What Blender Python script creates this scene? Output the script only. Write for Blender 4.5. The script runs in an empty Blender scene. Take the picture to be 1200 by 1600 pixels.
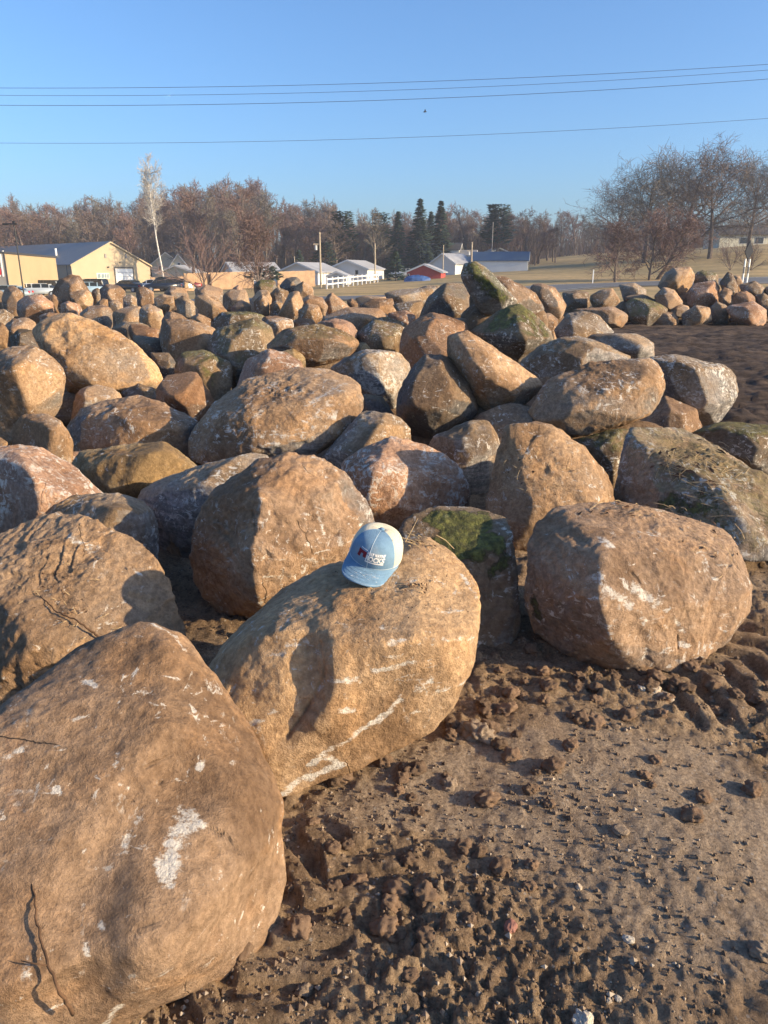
import bpy, bmesh, math, random
import numpy as np
from mathutils import Vector, Matrix
R = math.radians
sc = bpy.context.scene
COL = sc.collection
rng = random.Random(7)
nr = np.random.RandomState(11)

# ------------------------------------------------------------------ camera
CAMZ, PITCH, F = 1.6, R(17.8), 1155.0
cam = bpy.data.cameras.new('camera'); camo = bpy.data.objects.new('camera', cam); COL.objects.link(camo)
camo.location = (0, 0, CAMZ); camo.rotation_euler = (R(90) - PITCH, 0, 0)
cam.sensor_fit = 'VERTICAL'; cam.sensor_height = 36; cam.lens = 36 * F / 1600
cam.clip_start = 0.05; cam.clip_end = 4000
sc.camera = camo
# ------------------------------------------------------------------ light
SUN_AZ, SUN_EL = 74, 17         # azimuth: degrees to the right of straight behind the camera
sv = Vector((math.sin(R(SUN_AZ)) * math.cos(R(SUN_EL)), -math.cos(R(SUN_AZ)) * math.cos(R(SUN_EL)), math.sin(R(SUN_EL))))
sd = bpy.data.lights.new('sun', 'SUN'); so = bpy.data.objects.new('sun', sd); COL.objects.link(so)
so.rotation_euler = sv.to_track_quat('Z', 'Y').to_euler()
sd.energy = 5.0; sd.angle = R(0.5); sd.color = (1.0, 0.79, 0.50)
w = bpy.data.worlds.new('World'); sc.world = w; w.use_nodes = True
nt = w.node_tree; bg = nt.nodes['Background']
sky = nt.nodes.new('ShaderNodeTexSky'); sky.sky_type = 'NISHITA'; sky.sun_disc = False
sky.sun_elevation = R(SUN_EL); sky.sun_rotation = math.atan2(sv.x, sv.y)
sky.air_density = 1.0; sky.dust_density = 2.0; sky.ozone_density = 6.0
nt.links.new(sky.outputs[0], bg.inputs[0]); bg.inputs[1].default_value = 0.15
sc.view_settings.view_transform = 'Standard'; sc.view_settings.look = 'None'
sc.view_settings.exposure = 0.85; sc.view_settings.gamma = 1.0
sc.view_settings.use_curve_mapping = False
sc.render.engine = 'CYCLES'
sc.cycles.use_denoising = True
sc.cycles.max_bounces = 5; sc.cycles.diffuse_bounces = 3; sc.cycles.glossy_bounces = 2
sc.cycles.volume_bounces = 0; sc.cycles.volume_step_rate = 4.0

# ------------------------------------------------------------------ helpers
CP, SP = math.cos(PITCH), math.sin(PITCH)
def ray(u, v):
    x = (u - 600) / F; t = (800 - v) / F
    return np.array([x, CP + SP * t, -SP + CP * t])
def at(u, v, Y):                    # the point seen at (u, v) that stands Y metres ahead
    d = ray(u, v); return np.array([0, 0, CAMZ]) + d * (Y / d[1])
def gp(u, v, z=0.0):                # the point seen at (u, v) at height z
    d = ray(u, v); return np.array([0, 0, CAMZ]) + d * ((z - CAMZ) / d[2])

def tag(o, label=None, cat=None, group=None, kind=None):
    if label: o['label'] = label
    if cat: o['category'] = cat
    if group: o['group'] = group
    if kind: o['kind'] = kind
    return o
def empty(name, loc=(0, 0, 0), rz=0, label=None, cat=None, group=None):
    o = bpy.data.objects.new(name, None); COL.objects.link(o)
    o.location = loc; o.rotation_euler = (0, 0, rz); o.empty_display_size = 0.2
    return tag(o, label, cat, group)
def npmesh(name, V, Fc, mat, smooth=True):
    me = bpy.data.meshes.new(name)
    V = np.asarray(V, dtype=np.float32); Fc = np.asarray(Fc, dtype=np.int32)
    n, k = Fc.shape
    me.vertices.add(len(V)); me.vertices.foreach_set('co', V.ravel())
    me.loops.add(n * k); me.loops.foreach_set('vertex_index', Fc.ravel())
    me.polygons.add(n); me.polygons.foreach_set('loop_start', np.arange(0, n * k, k, dtype=np.int32))
    me.polygons.foreach_set('use_smooth', np.full(n, smooth))
    me.update(calc_edges=True); me.validate()
    if mat: me.materials.append(mat)
    return me
def link(name, me, parent=None, loc=None):
    o = bpy.data.objects.new(name, me); COL.objects.link(o)
    if parent: o.parent = parent
    if loc is not None: o.location = loc
    return o
class MB:
    def __init__(s): s.v = []; s.f = []
    def add(s, vs, fs):
        b = len(s.v); s.v += [tuple(p) for p in vs]; s.f += [tuple(b + i for i in f) for f in fs]; return s
    def box(s, x0, x1, y0, y1, z0, z1):
        return s.add([(x0,y0,z0),(x1,y0,z0),(x1,y1,z0),(x0,y1,z0),(x0,y0,z1),(x1,y0,z1),(x1,y1,z1),(x0,y1,z1)],
                     [(0,3,2,1),(4,5,6,7),(0,1,5,4),(1,2,6,5),(2,3,7,6),(3,0,4,7)])
    def prism(s, prof, y0, y1):         # outline in x, z pushed from y0 to y1
        n = len(prof)
        return s.add([(x, y0, z) for x, z in prof] + [(x, y1, z) for x, z in prof],
                     [tuple(range(n)), tuple(range(2*n-1, n-1, -1))] + [(i, i+n, (i+1) % n + n, (i+1) % n) for i in range(n)])
    def tube(s, pts, rad, n=6, cap=True):
        pts = [Vector(p) for p in pts]; b = len(s.v)
        if not hasattr(rad, '__len__'): rad = [rad] * len(pts)
        for i, p in enumerate(pts):
            d = (pts[min(i+1, len(pts)-1)] - pts[max(i-1, 0)])
            if d.length < 1e-9: d = Vector((0, 0, 1))
            d.normalize()
            a = d.cross(Vector((0.31, 0.17, 0.93)))
            if a.length < 0.05: a = d.cross(Vector((1, 0, 0)))
            a.normalize(); c = d.cross(a)
            for k in range(n):
                t = 2 * math.pi * k / n
                s.v.append(tuple(p + (a * math.cos(t) + c * math.sin(t)) * rad[i]))
        for i in range(len(pts) - 1):
            for k in range(n):
                s.f.append((b+i*n+k, b+i*n+(k+1) % n, b+(i+1)*n+(k+1) % n, b+(i+1)*n+k))
        if cap:
            s.f.append(tuple(b + k for k in range(n))[::-1]); e = b + (len(pts)-1) * n
            s.f.append(tuple(e + k for k in range(n)))
        return s
    def mesh(s, name, mat, smooth=False):
        me = bpy.data.meshes.new(name); me.from_pydata(s.v, [], s.f)
        if smooth: me.polygons.foreach_set('use_smooth', [True] * len(me.polygons))
        if mat: me.materials.append(mat)
        me.update(); return me
    def build(s, name, mat, parent=None, smooth=False):
        return link(name, s.mesh(name, mat, smooth), parent)

# -------- vector noise
_perm = nr.permutation(256); _perm = np.concatenate([_perm, _perm, _perm])
_g = nr.normal(size=(256, 3)); _g /= np.linalg.norm(_g, axis=1)[:, None]
def perlin(P):
    P = np.asarray(P, dtype=np.float64); I = np.floor(P).astype(np.int64); f = P - I; I &= 255
    u = f * f * f * (f * (f * 6 - 15) + 10); out = 0
    for dx in (0, 1):
        wx = u[:, 0] if dx else 1 - u[:, 0]
        for dy in (0, 1):
            wy = u[:, 1] if dy else 1 - u[:, 1]
            for dz in (0, 1):
                wz = u[:, 2] if dz else 1 - u[:, 2]
                h = _perm[_perm[_perm[(I[:, 0] + dx) & 255] + ((I[:, 1] + dy) & 255)] + ((I[:, 2] + dz) & 255)]
                g = _g[h]
                out = out + wx * wy * wz * (g[:, 0] * (f[:, 0] - dx) + g[:, 1] * (f[:, 1] - dy) + g[:, 2] * (f[:, 2] - dz))
    return out * 1.6
def fbm(P, octv=4, gain=0.5, ridged=False):
    a, s, out = 1.0, 1.0, 0
    for k in range(octv):
        n = perlin(P * s + 13.7 * k)
        if ridged: n = 1 - 2 * np.abs(n)
        out = out + a * n; a *= gain; s *= 2.03
    return out
def sstep(a, b, x):
    t = np.clip((x - a) / (b - a), 0, 1); return t * t * (3 - 2 * t)

# ------------------------------------------------------------------ materials
class NT:
    def __init__(s, name):
        s.m = bpy.data.materials.new(name); s.m.use_nodes = True; s.t = s.m.node_tree
        s.b = s.t.nodes['Principled BSDF']
    def n(s, typ, ins=None, **kw):
        nd = s.t.nodes.new('ShaderNode' + typ)
        for k, v in kw.items(): setattr(nd, k, v)
        if ins:
            for k, v in ins.items(): s.set(nd.inputs[k], v)
        return nd
    def set(s, sock, v):
        if isinstance(v, bpy.types.NodeSocket): s.t.links.new(v, sock)
        elif isinstance(v, bpy.types.Node): s.t.links.new(v.outputs[0], sock)
        else: sock.default_value = v
    def noise(s, vec, scale, det=4, rough=0.55, dist=0.0):
        return s.n('TexNoise', {'Vector': vec, 'Scale': scale, 'Detail': det, 'Roughness': rough, 'Distortion': dist}).outputs[0]
    def ramp(s, x, lo, hi):
        return s.n('MapRange', {0: x, 1: lo, 2: hi, 3: 0.0, 4: 1.0}, interpolation_type='SMOOTHSTEP').outputs[0]
    def math(s, op, a, b=0.0, c=0.0, clamp=False):
        return s.n('Math', {0: a, 1: b, 2: c}, operation=op, use_clamp=clamp).outputs[0]
    def mix(s, f, a, b, mode='MIX'):
        nd = s.t.nodes.new('ShaderNodeMix'); nd.data_type = 'RGBA'; nd.blend_type = mode
        s.set(nd.inputs[0], f); s.set(nd.inputs[6], a); s.set(nd.inputs[7], b); return nd.outputs[2]
    def scale(s, vec, v3, loc=(0, 0, 0), rot=(0, 0, 0)):
        return s.n('Mapping', {'Vector': vec, 'Scale': v3, 'Location': loc, 'Rotation': rot}).outputs[0]
    def bump(s, h, strength, dist, normal=None):
        d = {'Height': h, 'Strength': strength, 'Distance': dist}
        if normal is not None: d['Normal'] = normal
        return s.n('Bump', d).outputs[0]
    def out(s, col, rough=0.9, normal=None, spec=0.25, **kw):
        s.set(s.b.inputs['Base Color'], col); s.set(s.b.inputs['Roughness'], rough)
        s.b.inputs['Specular IOR Level'].default_value = spec
        if normal is not None: s.set(s.b.inputs['Normal'], normal)
        for k, v in kw.items(): s.set(s.b.inputs[k], v)
        return s.m
def C4(c): return (c[0], c[1], c[2], 1)

def rock_material():
    q = NT('rock')
    co = q.n('TexCoord').outputs['Object']
    rnd = q.n('ObjectInfo').outputs['Random']
    off = q.n('VectorMath', {0: co, 1: q.n('CombineXYZ', {0: q.math('MULTIPLY', rnd, 31.0), 1: q.math('MULTIPLY', rnd, 17.0), 2: q.math('MULTIPLY', rnd, 23.0)}).outputs[0]}, operation='ADD').outputs[0]
    def prop(nm, o='Fac'): return q.n('Attribute', attribute_type='OBJECT', attribute_name=nm).outputs[o]
    dirt, stone = prop('dirt_colour', 'Color'), prop('stone_colour', 'Color')
    scuffy, mossy, band = prop('scuffs'), prop('moss'), prop('bands')
    mk = q.n('Attribute', attribute_type='GEOMETRY', attribute_name='marks').outputs['Color']
    sep = q.n('SeparateColor', {0: mk})
    nz = q.n('SeparateXYZ', {0: q.n('NewGeometry').outputs['Normal']}).outputs[2]
    big = q.noise(off, 1.7, 5, 0.6, 0.3); med = q.noise(off, 7.0, 9, 0.68, 0.2); fine = q.noise(off, 38.0, 8, 0.7)
    grit = q.noise(off, 160.0, 3, 0.6)
    # bands of gneiss
    bv = q.scale(off, (2.0, 2.0, 16.0), rot=(0.5, 0.35, 0.2)); bn = q.noise(bv, 1.6, 7, 0.62, 0.9)
    stone_v = q.mix(q.math('MULTIPLY', band, q.ramp(bn, 0.42, 0.62)), stone, (0.42, 0.37, 0.33, 1))
    stone_v = q.mix(q.math('MULTIPLY', q.ramp(med, 0.38, 0.72), 0.55), stone_v, (0.098, 0.092, 0.086, 1))
    # dirt film: lies thicker on what faces up, broken up by noise
    cover = q.math('ADD', q.math('MULTIPLY', nz, 0.16), q.math('ADD', q.math('MULTIPLY', big, 0.9), q.math('MULTIPLY', med, 0.45)))
    fac = q.n('Attribute', attribute_type='GEOMETRY', attribute_name='facet').outputs['Fac']
    cover = q.math('ADD', cover, q.math('MULTIPLY', q.math('SUBTRACT', fac, 0.5), -0.36))
    film = q.ramp(q.math('SUBTRACT', cover, q.math('MULTIPLY', prop('bare'), 0.5)), 0.34, 0.66)
    dcol = q.mix(q.ramp(big, 0.42, 0.60), dirt, q.mix(1.0, dirt, (0.60, 0.54, 0.48, 1), 'MULTIPLY'))
    dcol = q.mix(q.math('MULTIPLY', q.ramp(q.noise(off, 3.3, 6, 0.65, 0.6), 0.50, 0.68), 0.6), dcol, q.mix(1.0, dirt, (1.12, 0.98, 0.80, 1), 'MULTIPLY'))
    col = q.mix(film, stone_v, dcol)
    col = q.mix(fac, q.mix(1.0, col, (1.22, 1.18, 1.10, 1), 'MULTIPLY'), q.mix(1.0, col, (0.88, 0.89, 0.92, 1), 'MULTIPLY'))
    # rust and mineral patches
    col = q.mix(q.math('MULTIPLY', q.ramp(q.noise(off, 2.6, 7, 0.7, 1.2), 0.58, 0.72), 0.30), col, (0.26, 0.125, 0.06, 1))
    col = q.mix(q.ramp(fine, 0.30, 0.75), q.mix(1.0, col, (0.66, 0.63, 0.61, 1), 'MULTIPLY'), q.mix(1.0, col, (1.28, 1.28, 1.28, 1), 'MULTIPLY'))
    col = q.mix(q.math('MULTIPLY', q.ramp(grit, 0.56, 0.72), 0.35), col, q.mix(1.0, col, (0.45, 0.42, 0.40, 1), 'MULTIPLY'))
    # drifting dark pits and hairline cracks
    vor = q.n('TexVoronoi', {'Vector': q.n('VectorMath', {0: q.scale(off, (1.0, 1.0, 0.45), rot=(0.6, 0.3, 0.5)), 1: q.n('VectorMath', {0: q.n('TexNoise', {'Vector': off, 'Scale': 5.0, 'Detail': 6.0}).outputs['Color'], 3: 0.16}, operation='SCALE').outputs[0]}, operation='ADD').outputs[0], 'Scale': 2.4}, feature='DISTANCE_TO_EDGE').outputs[0]
    crack = q.math('MULTIPLY', q.math('SUBTRACT', 1.0, q.ramp(vor, 0.0, 0.008)), q.ramp(q.noise(off, 1.9, 3), 0.58, 0.68))
    col = q.mix(q.math('MULTIPLY', crack, 0.45), col, (0.035, 0.026, 0.02, 1))
    # white scuffs, scratched in one direction
    sv2 = q.scale(off, (5.0, 8.0, 14.0), rot=(0.6, 0.5, 0.9)); s1 = q.noise(sv2, 2.2, 6, 0.72, 0.5)
    sv3 = q.scale(off, (12.0, 5.0, 8.0), rot=(0.2, 0.9, 0.4)); s2 = q.noise(sv3, 2.0, 6, 0.72, 0.4)
    zone = q.ramp(q.noise(off, 2.6, 5, 0.65), 0.42, 0.58)
    thr = q.math('SUBTRACT', 0.645, q.math('MULTIPLY', scuffy, 0.070))
    sm = q.math('MAXIMUM', q.n('MapRange', {0: s1, 1: thr, 2: q.math('ADD', thr, 0.05)}).outputs[0], q.n('MapRange', {0: s2, 1: thr, 2: q.math('ADD', thr, 0.05)}).outputs[0])
    sm = q.math('MULTIPLY', sm, zone)
    pv = q.math('ADD', sep.outputs[0], q.math('MULTIPLY', q.math('SUBTRACT', q.noise(sv2, 5.0, 8, 0.8), 0.5), 3.2))
    painted = q.math('MULTIPLY', q.ramp(pv, 0.45, 0.95), q.ramp(sep.outputs[0], 0.02, 0.2))
    sm = q.math('MULTIPLY', q.math('MAXIMUM', sm, painted), q.math('ADD', 0.62, q.math('MULTIPLY', fine, 0.5)), clamp=True)
    col = q.mix(q.math('MULTIPLY', sm, 0.96), col, (0.60, 0.56, 0.50, 1))
    # painted cracks
    col = q.mix(q.math('MULTIPLY', q.ramp(sep.outputs[1], 0.30, 0.95), 0.55), col, (0.07, 0.05, 0.035, 1))
    # moss and lichen
    mz = q.math('ADD', q.math('MULTIPLY', nz, 0.22), q.noise(off, 4.0, 8, 0.72, 0.5))
    mo = q.math('MULTIPLY', q.ramp(mz, 0.60, 0.72), mossy)
    mp = q.ramp(q.math('ADD', sep.outputs[2], q.math('MULTIPLY', q.math('SUBTRACT', q.noise(off, 22.0, 6, 0.8), 0.5), 1.6)), 0.50, 0.8)
    mp = q.math('MULTIPLY', mp, q.ramp(sep.outputs[2], 0.02, 0.25))
    mm = q.math('MAXIMUM', mo, mp)
    mcol = q.mix(q.ramp(q.noise(off, 30.0, 5), 0.35, 0.7), (0.06, 0.07, 0.02, 1), (0.20, 0.21, 0.05, 1))
    col = q.mix(q.math('MULTIPLY', mm, 0.85), col, mcol)
    hgt = q.math('ADD', q.math('MULTIPLY', med, 0.45), q.math('MULTIPLY', fine, 0.42))
    hgt = q.math('ADD', hgt, q.math('MULTIPLY', grit, 0.10))
    hgt = q.math('SUBTRACT', hgt, q.math('MULTIPLY', crack, 0.35))
    hgt = q.math('ADD', hgt, q.math('MULTIPLY', sep.outputs[1], -0.3))
    hgt = q.math('ADD', hgt, q.math('MULTIPLY', mm, q.math('MULTIPLY', q.noise(off, 60.0, 4, 0.7), 0.9)))
    nrm = q.bump(hgt, 1.0, 0.035)
    return q.out(col, 0.86, nrm, 0.28)
M_ROCK = rock_material()

def simple(name, c, rough=0.8, scale=6.0, var=0.25, bump=0.0, coord='Object', metallic=0.0, spec=0.3, objvar=0.0):
    q = NT(name); co = q.n('TexCoord').outputs[coord]
    n1 = q.noise(co, scale, 6, 0.65)
    d = tuple(x * (1 - var) for x in c); l = tuple(min(1, x * (1 + var)) for x in c)
    col = q.mix(q.ramp(n1, 0.3, 0.7), C4(d), C4(l))
    if objvar:
        rv = q.n('ObjectInfo').outputs['Random']
        col = q.mix(rv, q.mix(1.0, col, (1 - objvar,) * 3 + (1,), 'MULTIPLY'), q.mix(1.0, col, (1 + objvar, 1 + objvar * 0.9, 1 + objvar * 0.8, 1), 'MULTIPLY'))
    nrm = q.bump(n1, 0.6, bump) if bump else None
    m = q.out(col, rough, nrm, spec); q.b.inputs['Metallic'].default_value = metallic
    return m
# ------------------------------------------------------------------ boulders
_cs = {}
def cubesphere(N):
    if N in _cs: return _cs[N]
    vid = {}; V = []
    def key(a, b, c):
        k = (a, b, c)
        if k not in vid: vid[k] = len(V); V.append(k)
        return vid[k]
    Fs = []
    for ax in range(3):
        for side in (0, N):
            idx = np.empty((N+1, N+1), int)
            for i in range(N+1):
                for j in range(N+1):
                    k = [0, 0, 0]; k[ax] = side; k[(ax+1) % 3] = i; k[(ax+2) % 3] = j
                    idx[i, j] = key(*k)
            q = np.stack([idx[:-1, :-1], idx[1:, :-1], idx[1:, 1:], idx[:-1, 1:]], -1).reshape(-1, 4)
            Fs.append(q if side else q[:, ::-1])
    P = np.array(V, float) / N * 2 - 1; P = np.tan(P * math.pi / 4)
    P /= np.linalg.norm(P, axis=1)[:, None]
    _cs[N] = (P, np.concatenate(Fs)); return _cs[N]

def hull_planes(P):
    bm = bmesh.new()
    for p in P: bm.verts.new(p)
    bmesh.ops.convex_hull(bm, input=bm.verts)
    c = np.mean(P, axis=0); out = []
    bm.normal_update()
    for f in bm.faces:
        n = np.array(f.normal); a = f.calc_area(); p = np.array(f.calc_center_median())
        d = n @ (p - c)
        if d < 0: n, d = -n, -d
        if a > 1e-6: out.append((a, n, d))
    bm.free(); out.sort(key=lambda t: -t[0]); keep = []
    for a, n, d in out:
        for k in keep:
            if k[0] @ n > 0.975: break
        else: keep.append((n, d))
    return c, np.array([k[0] for k in keep]), np.array([k[1] for k in keep])

TINT = dict(   # dirt colour, stone colour, bare, scuffs, moss, bands
    tan=((.36, .245, .152), (.20, .182, .16), .0, .9, 0, .2),
    brown=((.315, .213, .138), (.18, .165, .15), .08, .9, 0, .15),
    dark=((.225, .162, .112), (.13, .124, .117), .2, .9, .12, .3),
    grey=((.31, .232, .16), (.21, .20, .19), .28, 1.15, .05, .8),
    pink=((.39, .245, .165), (.28, .20, .16), .0, 1.2, 0, .2),
    moss=((.21, .155, .10), (.14, .13, .11), .15, 1.1, .6, .3),
    olive=((.30, .22, .12), (.18, .145, .10), .0, .5, 0, .1),
    rust=((.31, .185, .11), (.19, .125, .09), .05, .7, .05, .1),
    light=((.40, .28, .18), (.33, .27, .21), .05, 1.0, 0, .3),
    gold=((.43, .288, .165), (.28, .215, .15), .0, 1.0, 0, .3),
)
REG = dict(A=(0, 0, 1), R1=(0, 360, 3), R2=(350, 360, 3), R3=(700, 360, 2.4), L1=(0, 520, 2.4),
           M2=(450, 520, 3), S3=(750, 520, 2.6667), H6=(300, 820, 2.4), F7=(750, 750, 2.6667))
BOULD = []; SHAPES = {}
class Shape:
    def radius(s, D):
        q = np.maximum(0, D @ s.n.T / s.d)
        return s.k / (q ** s.p).sum(1) ** (1 / s.p)
    def hit(s, u, v):
        d = ray(u, v); o = np.array([0, 0, CAMZ]); tc = s.c[1] / d[1]
        t = np.linspace(tc - 2.0, tc + 0.8, 900); t = t[t > 0.05]
        P = o + t[:, None] * d - s.c; L = np.linalg.norm(P, axis=1)
        ins = L < s.radius(P / L[:, None])
        i = int(np.argmax(ins)) if ins.any() else int(np.argmin(L))
        return o + t[i] * d
def seg_dist(P, A, B):
    ab = B - A; t = np.clip(((P - A) @ ab) / max(ab @ ab, 1e-9), 0, 1)
    return np.linalg.norm(P - A - t[:, None] * ab, axis=1)
GROUP = 'boulders heaped in the rock yard'
def boulder(reg, poly, Y, label, tint='tan', ext=0, tilt=None, T=None, front=None, p=22, marks=(), res=1.0,
            back=None, rough=1.0, key=None, chips=12, sc_=None, moss=None, group=GROUP, bulge=1.0, Ys=None, zmin=-0.12, bands=None, bare_=None, flats=None):
    ox, oy, s = REG[reg]; i = len(BOULD); r = np.random.RandomState(100 + i)
    pts = np.array([(ox + a / s, oy + b / s) for a, b in poly], float)
    lo, hi = pts.min(0), pts.max(0); vc = (lo[1] + hi[1]) / 2
    szpx = max(hi - lo)
    below = pts[:, 1] > vc
    pts[below, 1] += ext * (pts[below, 1] - vc) / (hi[1] - vc)
    lo, hi = pts.min(0), pts.max(0); vc = (lo[1] + hi[1]) / 2; hh = (hi[1] - lo[1]) / 2
    sc1 = Y / F; W, H = (hi[0] - lo[0]) * sc1, (hi[1] - lo[1]) * sc1
    if tilt is None: tilt = 0.12 * H
    if T is None: T = 0.5 * min(W, 1.25 * H) + 0.1 * W
    if Ys is None: Ys = [Y + tilt * (vc - v) / hh for u, v in pts]
    O = np.array([at(u, v, y) for (u, v), y in zip(pts, Ys)])
    c0 = O.mean(0); allp = [O]
    if front: allp.append(np.array([at(ox + a / s, oy + b / s, Y + dy) for a, b, dy in front]))
    else:
        nf = r.choice([3, 4, 5]); a0 = r.uniform(0, 6.28); idx = [int((a0 / 6.28 + (j + r.uniform(-.25, .25)) / nf) * len(O)) % len(O) for j in range(nf)]
        pc = pts.mean(0); k = r.uniform(0.22, 0.72, (nf, 1)); uv = pc + (pts[idx] - pc) * k; allp.append(np.array([at(a, b, Y - T * bulge * r.uniform(.6, 1.0)) for a, b in uv]))
    pc = pts.mean(0); k = r.uniform(0.62, 0.84, (len(O), 1)); uv = pc + (pts - pc) * k; allp.append(np.array([at(a, b, Y + T * (back or 1.0) * r.uniform(.7, 1.05)) for a, b in uv]))
    P = np.concatenate(allp); P[:, 2] = np.maximum(P[:, 2], zmin)
    c, n, d = hull_planes(P)
    Oc = O - c
    if chips:                                   # knock off corners here and there
        cn = r.normal(size=(chips, 3)); cn /= np.linalg.norm(cn, axis=1)[:, None]
        sup = np.maximum(((P - c) @ cn.T).max(0) * r.uniform(0.80, 0.94, chips), ((P - c) @ cn.T).max(0) * .97 if front else (Oc @ cn.T).max(0) * .965)
        n = np.concatenate([n, cn]); d = np.concatenate([d, sup])
    mz = 9                # small facets all over, shallow
    fn = r.normal(size=(mz, 3)); fn /= np.linalg.norm(fn, axis=1)[:, None]
    Dq, _ = cubesphere(12); q_ = np.maximum(0, Dq @ n.T / np.maximum(d, .02)); rq = 1 / (q_ ** 30).sum(1) ** (1 / 30)
    fs = ((Dq * rq[:, None]) @ fn.T).max(0) * r.uniform(0.88, 0.96, mz); fs = np.maximum(fs, ((P - c) @ fn.T).max(0) * .985 if front else (Oc @ fn.T).max(0) * .975); n = np.concatenate([n, fn]); d = np.concatenate([d, fs])
    p = max(p, 30) + 50
    S = Shape(); S.c, S.n, S.d, S.p, S.k = c, n, np.maximum(d, 0.02), p, 1.0
    D = O - c; L = np.linalg.norm(D, axis=1); S.k = float(np.median(L / S.radius(D / L[:, None])))
    S.k = min(max(S.k, 1.0), 1.2)
    N = int(np.clip(szpx * res / (3.9 if szpx > 150 else 3.6), 20, 116)); N = int(round(N / 4.0) * 4)
    Dv, Fc = cubesphere(N)
    rad = S.radius(Dv); size = float(rad.mean()); V = c + Dv * rad[:, None]
    fv = r.uniform(0, 1, len(n)); facet = fv[np.argmax(Dv @ n.T / np.maximum(d, .02), axis=1)].astype(np.float32)
    off = r.uniform(0, 50, 3)
    h = (0.024 if szpx < 150 else 0.034) * size * fbm(V / size * 1.6 + off, 3)
    rn = fbm(V / size * 2.6 + off * 1.3, 5 if N > 40 else 3, 0.55, ridged=True)
    h += rough * 0.026 * size * (rn - 0.5)
    st = perlin(V / size * 1.9 + off * 0.7) * 3; fr = st - np.floor(st)      # broken ledges
    h += (rough > .5) * 0.024 * size * (sstep(0.38, 0.5, fr) - fr) * sstep(0.0, 0.35, perlin(V / size * 1.3 + off * 2.1))
    V = V + Dv * h[:, None]; Lr = np.linalg.norm(V - c, axis=1)      # flat breaks with crisp edges
    nb = r.randint(6, 11) if flats is None else flats; hard = szpx < 150 and flats is None
    bn_ = r.normal(size=(nb, 3)); bn_[::2, 1] = -np.abs(bn_[::2, 1]) - .4; bn_ /= np.linalg.norm(bn_, axis=1)[:, None]
    if nb:
        sp = ((V - c) @ bn_.T).max(0); lim = (((P - c) if front else Oc) @ bn_.T).max(0)
        ds = np.maximum(sp * r.uniform(.66 if hard else .80, .90 if hard else .94, nb), lim * (.925 if hard else .955))
        fq = ((V - c) @ bn_.T) / ds + 0.010 * fbm(V / size * 5 + off, 3)[:, None]
        fm = fq.max(1); cut = fm > 1; V[cut] = c + (V[cut] - c) / (fm[cut] ** .96)[:, None]
        facet[cut] = r.uniform(0, 1, nb)[fq.argmax(1)][cut]
    h = np.zeros(len(V))
    if N >= 60: h += rough * 0.0045 * fbm(V * 14 + off, 4, 0.6) + rough * 0.0028 * fbm(V * 42 + off, 3, 0.6)
    col = np.zeros((len(V), 4), np.float32); col[:, 3] = 1
    for kind, width, depth, pl in marks:        # strokes on the stone, given by points on it
        Q = [S.hit(ox + a / s, oy + b / s) for a, b in pl]
        if len(Q) == 1: Q = Q * 2
        dist = np.full(len(V), 9.9); wob = width * (0.35 if kind in ('scuff', 'moss') else 0.16) * perlin(V * (0.9 / max(width, .015)) + 3.1)
        for A, B in zip(Q[:-1], Q[1:]): dist = np.minimum(dist, seg_dist(V, A, B))
        val = np.clip(1 - (dist + wob) / width, 0, 1)
        if kind == 'scuff': col[:, 0] = np.maximum(col[:, 0], np.sqrt(val) * depth)
        elif kind == 'moss': col[:, 2] = np.maximum(col[:, 2], np.sqrt(val) * depth)
        elif kind == 'crack': col[:, 1] = np.maximum(col[:, 1], val); h -= depth * val
        elif kind == 'dent': h -= depth * val * val * (3 - 2 * val)
    V = V + Dv * h[:, None]
    me = npmesh('boulder', V - c, Fc, M_ROCK)
    fa_ = me.attributes.new('facet', 'FLOAT', 'POINT'); fa_.data.foreach_set('value', facet)
    if marks:
        at_ = me.color_attributes.new('marks', 'FLOAT_COLOR', 'POINT'); at_.data.foreach_set('color', col.ravel())
    o = link('boulder', me, loc=c)
    dc, stc, bare, scf, ms, bd = TINT[tint]
    j = r.uniform(0.88, 1.12); o['dirt_colour'] = [x * j for x in dc]; o['stone_colour'] = [x * j for x in stc]
    o['bare'] = float(bare if bare_ is None else bare_); o['scuffs'] = float(scf if sc_ is None else sc_); o['moss'] = float(ms if moss is None else moss)
    o['bands'] = float(bd if bands is None else bands)
    tag(o, label, 'boulder', group)
    BOULD.append((o, c, V.min(0), V.max(0)))
    if key: SHAPES[key] = S
    return o

B = boulder
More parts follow.
